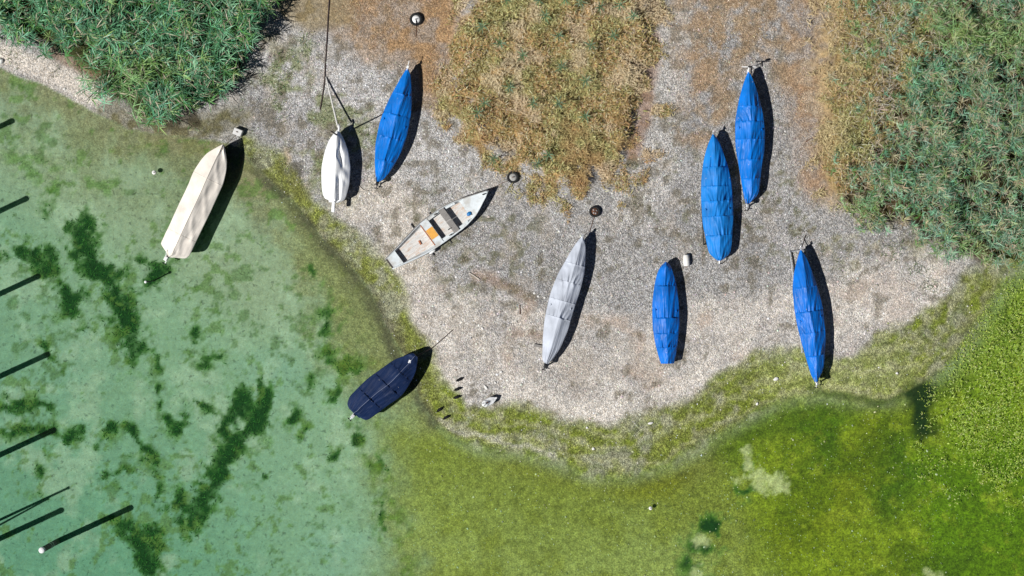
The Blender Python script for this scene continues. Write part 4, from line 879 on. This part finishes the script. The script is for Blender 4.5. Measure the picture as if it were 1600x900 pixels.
# white sailing dinghy under a loose white sheet, stub mast up
zb = bz(525, 265)
def wdip(t, s):
    z = 0
    if s < 0:                                  # hollow on the right-hand side of the boom
        z -= .15*math.exp(-((s+.38+.09*math.sin(t*15))/(.17+.06*math.sin(t*23)))**2)*(1+.5*math.sin(t*19+1))*float(smooth(.1, .25, t)*smooth(.62, .5, t))
        z -= .15*math.exp(-((s+.30+.55*(t-.75))/.15)**2)*float(smooth(.58, .7, t))
        z += .05*math.sin(t*30+s*6)*math.exp(-((s+.6)/.3)**2)*float(smooth(.4, .6, t)*smooth(.8, .65, t))
    return z
Dg = covered_boat('sailing_dinghy', 'small dinghy under a loose white sheet with a slim bare mast', (528, 203), (521, 316),
    [(528, 203), (520, 211), (512, 224), (506, 244), (502.5, 265), (502.5, 285), (504, 300), (508, 310), (514, 313)], [(528, 203), (534, 212), (541, 228), (545.5, 248), (547, 265), (546, 282), (542.5, 300), (538, 312), (530, 316)],
    .82, .14, .46, [], 'white_cover', 'seam_grey', 9, zb, shape=1.25, skirt=.2, wrink=.012, keel=.12, stern_r=.8, bow_r=.5, dip=wdip)
fr = Dg[0]; root = Dg[1]; xb = fr.L/2
bm = bmesh.new(); box_bm(bm, (-xb-.12, -.02, .96), (.80, .17, .16), 0, .05); bm_obj('boom_end', bm, M['white_cover'], root, True)
bm = bmesh.new(); tube_bm(bm, [(xb-.28, .0, .2), (xb-.27, .06, 2.2), (xb-.25, .14, 4.15)], .045, 10, .03); bm_obj('mast', bm, M['rope_dark'], root, True)
bm = bmesh.new(); tube_bm(bm, [(xb-.2, -.05, .9), (xb+.12, -.06, 1.02), (xb+.28, -.05, .95)], .05, 8); bm_obj('bow_handle', bm, M['white_paint'], root, True)
trolley(fr, 'low launching trolley under the white sheeted dinghy', (-.25, .25), -1.3, 1.5, 'steel', 0, zb, bars=(-1.2, 0, 1.2), hi=.1, wheel_y=.5)
def rope(name, pts, r, mat, label, cat='rope', group=None, n=8):
    base = Vector(pts[0]); o_pts = []
    P_ = [Vector(p) for p in pts]
    for a, b in zip(P_[:-1], P_[1:]):
        for k in range(4): o_pts.append(a.lerp(b, k/4)-base)
    o_pts.append(P_[-1]-base)
    bm = bmesh.new(); tube_bm(bm, o_pts, r, n); o = bm_obj(name, bm, M[mat], None, True); o.location = base; return tag(o, label, cat, group)
q = G(510, 121, .03); hb = root.matrix_world @ Vector((0, 0, 0))
bowp = W(528, 199, zb+.95)
rope('tow_pole', [q, q.lerp(bowp, .5)+Vector((0, 0, -.02)), bowp], .04, 'rope_white', 'straight white pole slanting from the ground to the dinghy bow', 'pole')
rope('ground_rope', [G(x, y, .03) for x, y in ((516, -60), (515, 0), (513, 30), (511.5, 60), (509.5, 90), (508, 122), (506, 140), (503, 158), (500.5, 172))], .032, 'rope_dark', 'long dark rope lying straight on the gravel above the dinghy')

# open wooden rowing boat
zb = bz(685, 355)
fr = Frame((763, 298), (607.5, 412.5), .5, zb); L = fr.L
root = empty('rowing_boat', (fr.mid.x, fr.mid.y, zb), fr.rz); tag(root, 'open grey-white rowing boat with wooden thwarts and an orange seat panel', 'boat')
t = np.linspace(0, 1, 41)
yl = outline(fr, [(763, 298), (735, 306), (705, 316.5), (682, 329), (660, 345), (640, 365), (620, 386), (601.5, 405)], t)
yr = outline(fr, [(763, 298), (753, 319), (742, 338), (722, 358), (700, 374), (675, 391), (650, 404), (630, 413), (614, 420)], t)
if yl.mean() < yr.mean(): yl, yr = yr, yl
yl = np.maximum(yl, yr+.04); x = L*(.5-t); zg = .46+.26*(1-t)**2; kz = .09
def shell():
    V = []; F = []; n = len(t); q = []
    for i in range(n):
        c = (yl[i]+yr[i])/2; h = (yl[i]-yr[i])/2; rise = (1-min(1, t[i]/.15))**2*.3; zb_ = kz+rise; th = min(.05, h*.45)
        prof = [(c+h, zg[i]), (c+h*.95, zb_+.2), (c+h*.8, zb_+.03), (c, zb_), (c-h*.8, zb_+.03), (c-h*.95, zb_+.2), (c-h, zg[i]),
                (c-h+th, zg[i]), (c-h*.95+th, zb_+.21), (c-h*.8+th*.7, zb_+.06), (c, zb_+.04), (c+h*.8-th*.7, zb_+.06), (c+h*.95-th, zb_+.21), (c+h-th, zg[i])]
        V += [(x[i], a, b) for a, b in prof]
    m_ = 14
    for i in range(n-1):
        for k in range(m_): F.append((i*m_+k, i*m_+(k+1) % m_, (i+1)*m_+(k+1) % m_, (i+1)*m_+k))
    F.append(tuple(range(m_))); F.append(tuple(range((n-1)*m_, n*m_))[::-1])
    return mesh_obj('hull', V, F, M['grey_paint'], root)
shell()
def at_t(tt): return float(np.interp(tt, t, yl)), float(np.interp(tt, t, yr)), float(np.interp(tt, t, zg)), L*(.5-tt)
def slab(name, t0, t1, z0, th, mat, inset=.05, f0=1.0, f1=1.0, n=7, parent=None, zf=None):
    """a board that follows the boat's sides between two stations; f0/f1 cut it across (1 port gunwale, -1 starboard)"""
    V = []; F = []
    for k in range(n):
        tt = t0+(t1-t0)*k/(n-1); a, b, g_, xx = at_t(tt); c = (a+b)/2; h = max((a-b)/2-inset, .01); z = z0 if zf is None else zf(tt)
        ya, yb = c+h*f0, c-h*f1
        V += [(xx, ya, z), (xx, yb, z), (xx, yb, z-th), (xx, ya, z-th)]
    for k in range(n-1):
        for j in range(4): F.append((k*4+j, k*4+(j+1) % 4, (k+1)*4+(j+1) % 4, (k+1)*4+j))
    F.append((0, 1, 2, 3)); F.append(tuple(range((n-1)*4, n*4))[::-1])
    o = mesh_obj(name, V, F, M[mat], parent or root); return o
# floor: three long boards a bay
for a, b in ((.20, .36), (.36, .56), (.56, .90)):
    for k in range(4):
        f = [1-.5*k, -(1-.5*(k+1))]; slab('floorboard', a+.003, b-.003, .150+.004*(k % 2), .025, 'floor_wood', .10, f[0]-.012, f[1]-.012)
slab('foredeck', .012, .215, 0, .03, 'grey_paint', .045, zf=lambda tt: at_t(tt)[2]-.05, n=12)
slab('thwart', .375, .425, .535, .04, 'wood', .04, 1, -.02); slab('thwart', .375, .425, .538, .04, 'wood', .04, -.0, 1)
slab('bow_locker_lid', .215, .24, .40, .03, 'grey_paint', .05)
bx = slab('seat_box', .535, .605, .48, .30, 'grey_paint', .05); slab('seat_panel', .538, .602, .492, .014, 'orange', .05, .35, .45, parent=bx)
slab('seat_edge', .605, .613, .495, .10, 'redwood', .05, .9, .9)
slab('stern_deck', .905, .985, .455, .04, 'grey_paint', .06)
slab('stern_seat_front', .899, .905, .46, .28, 'grey_paint', .06)
slab('side_deck', .28, .60, .44, .03, 'grey_paint', .035, 1, -.80); slab('side_deck', .28, .60, .44, .03, 'grey_paint', .035, -.78, 1)
slab('transom', .985, 1.0, .44, .30, 'hull_dark', .03)
for s in (1, -1):                              # gunwale rails
    bm = bmesh.new(); pts = [(x[i], ((yl[i] if s > 0 else yr[i])), zg[i]+.012) for i in range(0, 41, 2)]; tube_bm(bm, pts, .024, 6); bm_obj('gunwale', bm, M['grey_paint'] if s < 0 else M['wood'], root, True)
def loc_t(px, py, z):
    a, b = fr.local(px, py, z); return a, b, z
a, b, z = loc_t(656, 379, .26); bm = bmesh.new(); box_bm(bm, (a, b, .185), (.24, .09, .07), 1.4, .01); bm_obj('foot_block', bm, M['redwood'], root)
a, b, z = loc_t(733, 334, .6); bm = bmesh.new(); bmesh.ops.create_uvsphere(bm, u_segments=14, v_segments=9, radius=.12, matrix=Matrix.Translation((a, b, .58)) @ Matrix.Diagonal((1.2, .9, .7, 1))); bk = bm_obj('bailer', bm, M['plastic_blue'], None, True)
bk.parent = None; bk.location = (fr.mid.x, fr.mid.y, zb); bk.rotation_euler = (0, 0, fr.rz); tag(bk, 'small blue plastic bailer on the open rowing boat', 'bailer')
a, b, z = loc_t(756, 303.5, .7); bm = bmesh.new(); tube_bm(bm, [(a-.02, b, .66), (a, b, .76)], .035, 8); tube_bm(bm, [(a-.08, b+.03, .75), (a+.08, b-.03, .75)], .025, 8); bm_obj('bow_cleat', bm, M['black'], root)
for px, py in ((680, 335), (702, 358), (704, 367)):
    a, b, z = loc_t(px, py, .5); bm = bmesh.new(); tube_bm(bm, [(a, b, .44), (a+.02, b, .58)], .03, 8); tube_bm(bm, [(a-.07, b, .58), (a+.09, b, .6)], .025, 8); bm_obj('rowlock', bm, M['black'], root)
rp = empty('boat_trolley', (fr.mid.x, fr.mid.y, zb), fr.rz); tag(rp, 'low trolley with two dark crossbars sticking out under the open rowing boat', 'trolley', 'boat trolleys under the boats')
for (p0, p1) in (((642, 350), (678, 399)), ((671, 332), (706, 380))):
    a = loc_t(*p0, .1); b = loc_t(*p1, .1); bm = bmesh.new(); tube_bm(bm, [(a[0], a[1], .045), (b[0], b[1], .045)], .04, 8); bm_obj('cross_bar', bm, M['black_steel'], rp)
for y in (-.3, .3): bm = bmesh.new(); box_bm(bm, (.2, y, .055), (3.6, .06, .06), 0, .006); bm_obj('rail', bm, M['black_steel'], rp)
a, b, z = loc_t(675, 392, .3); bm = bmesh.new(); bmesh.ops.create_uvsphere(bm, u_segments=12, v_segments=8, radius=.10, matrix=Matrix.Translation((a, b-.04, .34)) @ Matrix.Diagonal((2.0, .8, .8, 1))); bm_obj('fender', bm, M['white_paint'], root, True)

# ------------------------------------------------------------------ tyres used as mooring weights
def tyre(px, py, r, fill, label, ring, h=.2, fz=None, axle=False):
    root = empty('tyre', G(px, py)); tag(root, label, 'tyre')
    prof = []
    for k in range(15):
        a = math.pi*(k/14)*2; prof.append((r*.80+r*.20*math.cos(a), h/2+h/2*math.sin(a)))
    bm = bmesh.new(); lathe_bm(bm, prof, 36); bm_obj('tread', bm, M['rubber'], root, True)
    bm = bmesh.new()                             # tread blocks
    for k in range(28):
        a = k*2*math.pi/28; box_bm(bm, (r*.985*math.cos(a), r*.985*math.sin(a), h*.5), (.025, r*.12, h*.62), a)
    bm_obj('tread_blocks', bm, M['rubber'], root)
    fz = fz if fz is not None else h*.72
    bm = bmesh.new(); _, rg = lathe_bm(bm, [(r*.63, 0), (r*.63, fz), (r*.30, fz+.012), (r*.14, fz+.02), (.001, fz+.02)], 32); bm_obj('filling', bm, M[fill], root, True)
    bm = bmesh.new(); tube_bm(bm, [(.06*math.cos(a), .0, fz+.05+.06*math.sin(a)) for a in np.linspace(-.6, 3.7, 12)], .016, 6)
    if axle: tube_bm(bm, [(0, 0, fz), (.01, -.10, fz+.05), (.02, -r, h+.03)], .022, 6)
    bm_obj('ring', bm, M[ring], root, True); return root
tyre(650.5, 31.5, .33, 'white_paint', 'black tyre with white painted centre on the brown grass', 'black', axle=True)
tyre(801.5, 277.5, .31, 'concrete', 'dark tyre filled with pale gravelly concrete below the brown meadow', 'rust')
t3 = tyre(929, 331, .29, 'rust', 'rusty brown tyre lying above the grey covered boat', 'rust', h=.22)
bm = bmesh.new()
for a, rr in ((.4, .1), (2.2, .11), (4.0, .09), (5.2, .1)): bmesh.ops.create_icosphere(bm, subdivisions=1, radius=.05, matrix=Matrix.Translation((rr*math.cos(a), rr*math.sin(a), .17)))
bm_obj('stones_inside', bm, M['stone_grey'], t3)
rope('mooring_chain', [G(651, 40, .02), G(651, 50, .02), G(650, 58, .02)], .018, 'rust', 'short rusty chain below the white-centred tyre', 'chain')
rope('mooring_chain', [G(793, 283, .02), G(784, 287, .02), G(776, 291, .02), W(764, 298, .95)], .014, 'rust', 'thin chain from the concrete-filled tyre to the open rowing boat', 'chain')
rope('mooring_chain', [G(928, 340, .02), G(924, 352, .02), G(921, 362, .02), W(911, 369, .9)], .014, 'rust', 'thin chain from the rusty tyre to the grey boat bow', 'chain')
rope('anchor_chain', [G(1257, 368, .03), G(1255, 376, .05), W(1252, 388, .8)], .02, 'rope_dark', 'dark rope at the bow of the right-most blue boat', 'rope')
rope('mooring_line', [W(652, 556, .9), G(676, 543, .04), G(690, 531, .03), G(708, 515, .03)], .022, 'rope_dark', 'dark mooring line from the navy boat up the gravel', 'rope')
rope('mooring_line', [W(352, 227, 1.0), W(362, 217, .5), W(371, 209, .2)], .012, 'rope_dark', 'thin line from the beige boat bow to the concrete block', 'rope')

# white cylindrical buoy
root = empty('buoy', G(1071.5, 407)); tag(root, 'white barrel-shaped mooring buoy lying between two blue boats', 'buoy')
bm = bmesh.new(); _, rg = lathe_bm(bm, [(.02, -.30), (.12, -.295), (.155, -.26), (.17, -.1), (.175, .05), (.168, .2), (.15, .28), (.09, .305), (.02, .31)], 28); bm.faces.new(rg[0]); bm.faces.new(rg[-1])
bmesh.ops.rotate(bm, verts=bm.verts, cent=(0, 0, 0), matrix=Matrix.Rotation(R(90), 3, 'X') ); bmesh.ops.rotate(bm, verts=bm.verts, cent=(0, 0, 0), matrix=Matrix.Rotation(R(3), 3, 'Z')); bmesh.ops.translate(bm, verts=bm.verts, vec=(0, 0, .175)); bm_obj('body', bm, M['buoy'], root, True)
bm = bmesh.new(); tube_bm(bm, [(.0+.05*math.cos(a), -.33-.03*math.sin(a), .175) for a in np.linspace(0, 2*math.pi, 14)], .014, 6); bm_obj('ring', bm, M['rust'], root, True)

# concrete block at the reed edge
bm = bmesh.new(); box_bm(bm, (0, 0, .16), (.46, .34, .44), 0, .03); blk = bm_obj('concrete_block', bm, M['pale_concrete']); blk.location = G(373, 207); blk.rotation_euler = (R(2), R(-4), R(-22)); tag(blk, 'square grey concrete mooring block in shallows above the beige boat', 'block')
bm = bmesh.new(); tube_bm(bm, [(-.02+.05*math.cos(a), .0, .38+.05*math.sin(a)) for a in np.linspace(0, math.pi, 9)], .016, 6); bm_obj('ring', bm, M['rust'], blk, True)

# ------------------------------------------------------------------ mooring poles in the lake
def pole(px, py, h, r, label, group, cap='white_paint', tilt=(0, 0)):
    p = W(px, py); z0 = float(gz(p.x, p.y))-.4
    root = empty('mooring_pole', (p.x, p.y, 0)); tag(root, label, 'pole', group)
    bm = bmesh.new(); prof = [(r*1.0, z0), (r, -.3), (r*.98, .6), (r*.97, h-.06), (r*.95, h)]; lathe_bm(bm, prof, 20); o = bm_obj('shaft', bm, M['pole'], root, True)
    bm = bmesh.new(); _, rg = lathe_bm(bm, [(r*1.04, h-.18), (r*1.06, h+.0), (r*1.0, h+.03), (r*.6, h+.07), (.002, h+.08)], 20); bm_obj('cap', bm, M[cap], root, True)
    bm = bmesh.new()
    for hz in (.9, 1.5): lathe_bm(bm, [(r*1.0, hz), (r*1.05, hz+.02), (r*1.05, hz+.10), (r*1.0, hz+.12)], 20)
    bm_obj('band', bm, M['steel'], root, True); return root
pole(84.5, 849, 3.95, .15, 'thick timber mooring pole with a round white cap in the lower left', None)
PG = 'mooring poles standing beyond the left edge, casting the row of long shadows'
for (px, py), w_ in zip(((-83, 234), (-70, 359), (-57, 483), (-45, 607), (-37, 727), (-25, 853)), ('the uppermost', 'the second highest', 'the third highest', 'the fourth highest', 'the fifth highest', 'the lowest')):
    pole(px, py, 3.95, .145, 'mooring pole beyond the left edge casting '+w_+' thick shadow there', PG)
# slim paired stake beyond the left edge
def staff(px, py, h, r, lean, label):
    p = W(px, py); root = empty('mooring_stake', (p.x, p.y, 0)); tag(root, label, 'stake', 'slim stakes beyond the left edge')
    bm = bmesh.new(); tube_bm(bm, [(0, 0, -1.6), (lean[0], lean[1], h)], r, 10, r*.8); bm_obj('shaft', bm, M['pole'], root, True)
    bm = bmesh.new(); tube_bm(bm, [(lean[0], lean[1], h-.02), (lean[0]*1.02, lean[1]*1.02, h+.05)], r*1.1, 10); bm_obj('tip', bm, M['white_paint'], root, True)
staff(-34, 828, 4.6, .075, (.15, .1), 'slim stake beyond the left edge casting a thin long shadow'); staff(-40, 842, 3.0, .055, (.5, .55), 'shorter slim stake leaning against the other beyond the left edge')
# short stake near the beige boat
p = W(236, 438); root = empty('mooring_stake', (p.x, p.y, 0)); tag(root, 'thin short stake with white tip below the beige boat stern', 'stake')
bm = bmesh.new(); tube_bm(bm, [(.1, 0, -1.2), (-.2, -.08, .55)], .035, 10); bm_obj('shaft', bm, M['pole'], root, True)
bm = bmesh.new(); bmesh.ops.create_uvsphere(bm, u_segments=12, v_segments=8, radius=.075, matrix=Matrix.Translation((-.21, -.085, .58))); bm_obj('tip', bm, M['white_paint'], root, True)
# small floats
def small_float(px, py, r, label):
    root = empty('float', W(px, py, .0)); tag(root, label, 'float')
    bm = bmesh.new(); bmesh.ops.create_uvsphere(bm, u_segments=18, v_segments=10, radius=r, matrix=Matrix.Translation((0, 0, r*.35)) @ Matrix.Diagonal((1, 1, .8, 1))); bm_obj('ball', bm, M['buoy'], root, True)
    bm = bmesh.new(); tube_bm(bm, [(r*.3*math.cos(a), 0, r*1.12+r*.3*math.sin(a)) for a in np.linspace(0, math.pi, 8)], r*.12, 6); bm_obj('eye', bm, M['black'], root, True)
small_float(241, 269.5, .12, 'small round grey-white float left of the beige boat'); small_float(1016.5, 794, .10, 'tiny white float alone over the olive algae at the bottom')

# ------------------------------------------------------------------ stones, driftwood
def stone(px, py, s, rz_, mat, label, flat=.5):
    r = random.Random(int(px*7+py)); bm = bmesh.new(); bmesh.ops.create_icosphere(bm, subdivisions=2, radius=.5)
    for v in bm.verts: v.co *= r.uniform(.86, 1.1)
    bmesh.ops.scale(bm, verts=bm.verts, vec=(s[0], s[1], min(s)*flat*1.6)); bmesh.ops.translate(bm, verts=bm.verts, vec=(0, 0, min(s)*.25)); o = bm_obj('stone', bm, M[mat]); o.location = G(px, py); o.rotation_euler = (0, 0, R(rz_)); tag(o, label, 'stone', 'loose pale stones on the shore'); return o
for px, py, a, b, rz_, lab in ((759, 605, .30, .14, -50, 'long white stone just above the swan'), (774, 597.5, .16, .10, -50, 'small white stone up and right of the swan'), (783, 591, .12, .10, 0, 'tiny white stone highest of those near the swan'),
        (783, 581, .16, .13, 20, 'white stone above the swan, left of the grey boat propeller'), (754, 513, .17, .12, -40, 'white stone on the gravel left of the grey boat stern'), (835, 458, .15, .12, 10, 'left of three white stones beside the grey boat'), (841, 463, .14, .12, 40, 'middle of three white stones beside the grey boat'), (851, 465, .13, .12, 0, 'right of three white stones beside the grey boat, touching its side'),
        (927, 701, .17, .14, 15, 'white stone in the algae fringe at the bottom centre'), (1016, 661, .32, .13, 10, 'flat bluish white stone on the green fringe'), (917, 668, .14, .12, 0, 'white stone at the pebble line above the algae fringe'), (1183, 631, .18, .14, 60, 'pale stone at the waterline below the right-most blue boat'), (1401, 583, .16, .13, 0, 'pinkish white stone at the water by the dark hollow'), (1212, 592, .30, .18, 20, 'grey-white stone on green algae left of the right-most boat stern'),
        (1, 96, .36, .30, 30, 'white boulder at the far left edge of the shore'), (101, 139, .16, .13, 0, 'white stone on the pale strip below the left reeds')):
    stone(px, py, (a, b), rz_, 'stone_white', lab)
def stick(pts, r, label, mat='driftwood'):
    return rope('driftwood', [G(x, y, .03) for x, y in pts], r, mat, label, 'driftwood', n=7)
stick([(733, 426), (741, 431), (750, 437)], .035, 'bleached driftwood branch lying right of the open boat'); stick([(812, 476), (812.5, 484), (812.5, 491)], .022, 'thin dark upright-lying stick on gravel left of the grey boat', 'rust')
stick([(1258, 222), (1266, 217), (1276, 213)], .022, 'thin dark twig on the track right of the top blue boat', 'rust')
stick([(560, 290), (568, 297), (577, 299)], .02, 'thin pale twig beside the stern of the blue boat near the dinghy')

# ------------------------------------------------------------------ birds
def blob(name, chain, mat, parent, vox=.014):
    """continuous body: overlapping balls along chains fused by a voxel remesh"""
    bm = bmesh.new()
    for pts in chain:
        for (a, b) in zip(pts[:-1], pts[1:]):
            n = max(3, int((Vector(a[0])-Vector(b[0])).length/(.35*min(a[1][1], b[1][1]))))
            for k in range(n+1):
                f = k/n; c = Vector(a[0]).lerp(Vector(b[0]), f); rr = Vector(a[1]).lerp(Vector(b[1]), f)
                bmesh.ops.create_icosphere(bm, subdivisions=2, radius=1.0, matrix=Matrix.Translation(c) @ Matrix.Diagonal((rr.x, rr.y, rr.z, 1)))
    o = bm_obj(name, bm, M[mat], parent, True)
    md = o.modifiers.new('fuse', 'REMESH'); md.mode = 'VOXEL'; md.voxel_size = vox; md.use_smooth_shade = True
    sm = o.modifiers.new('soften', 'SMOOTH'); sm.factor = .5; sm.iterations = 4; return o
# swan at the algae edge, facing lower left, neck folded back over its breast
p = G(764, 627); sw = empty('swan', p, R(27)); tag(sw, 'white swan standing at the edge of the green algae', 'swan')
blob('body', [[((-.20, 0, .46), (.19, .19, .17)), ((-.06, 0, .36), (.20, .18, .15)), ((.12, 0, .31), (.19, .17, .13)), ((.28, 0, .30), (.11, .10, .07)), ((.44, 0, .32), (.045, .05, .02))],
              [((-.27, 0, .54), (.12, .12, .10)), ((-.33, 0, .66), (.07, .07, .07)), ((-.29, .0, .76), (.055, .055, .055)), ((-.21, .01, .75), (.055, .055, .05)), ((-.17, .01, .70), (.055, .05, .05))],
              [((-.08, .14, .38), (.14, .06, .11)), ((.12, .14, .36), (.14, .055, .09)), ((.32, .07, .34), (.06, .035, .035))], [((-.08, -.14, .38), (.14, .06, .11)), ((.12, -.14, .36), (.14, .055, .09)), ((.32, -.07, .34), (.06, .035, .035))]], 'swan', sw)
bm = bmesh.new(); tube_bm(bm, [(-.13, .01, .69), (-.09, .012, .665), (-.05, .015, .64)], .024, 8, .012); bm_obj('bill', bm, M['bill_orange'], sw, True)
for s in (-1, 1):
    bm = bmesh.new(); tube_bm(bm, [(.02, s*.07, .26), (.03, s*.07, .10), (.0, s*.07, .02)], .014, 6); box_bm(bm, (-.04, s*.07, .015), (.12, .09, .015), 0, .004); bm_obj('leg', bm, M['black'], sw)
def coot(px, py, ang, lab, head_up=True):
    o = empty('coot', G(px, py), R(ang)); tag(o, lab, 'coot', 'black coots on the shore')
    return o
cz = [(717.5, 593, 25, 'black coot highest of the five on the pale gravel'), (714.5, 608, 15, 'black coot second from the top of the five'), (713.5, 620.5, 12, 'black coot at the gravel edge, middle of the five'), (686.5, 640, 40, 'black coot on green algae nearest the navy boat'), (697, 652, 28, 'black coot lowest of the five, by the waterline')]
first = None
for px, py, a, lab in cz:
    o = coot(px, py, a+180, lab)
    if first is None:
        bd = blob('body', [[((.06, 0, .16), (.085, .08, .075)), ((-.04, 0, .15), (.09, .08, .07)), ((-.14, 0, .14), (.045, .045, .035)), ((-.20, 0, .14), (.02, .025, .012))], [((.11, 0, .19), (.045, .042, .045)), ((.15, 0, .25), (.032, .03, .032)), ((.17, 0, .28), (.036, .03, .032))]], 'coot', o, .009)
        bm = bmesh.new(); tube_bm(bm, [(.19, 0, .285), (.215, 0, .275), (.24, 0, .262)], .014, 8, .004); bl = bm_obj('bill', bm, M['bill_white'], o, True)
        lg = []
        for s in (-1, 1): bm = bmesh.new(); tube_bm(bm, [(.0, s*.04, .11), (-.01, s*.04, .05), (.01, s*.04, .01)], .008, 6); box_bm(bm, (.035, s*.04, .008), (.08, .04, .008)); lg.append(bm_obj('leg', bm, M['leg'], o))
        first = [bd, bl]+lg
    else:
        for c in first: d = c.copy(); COL.objects.link(d); d.parent = o
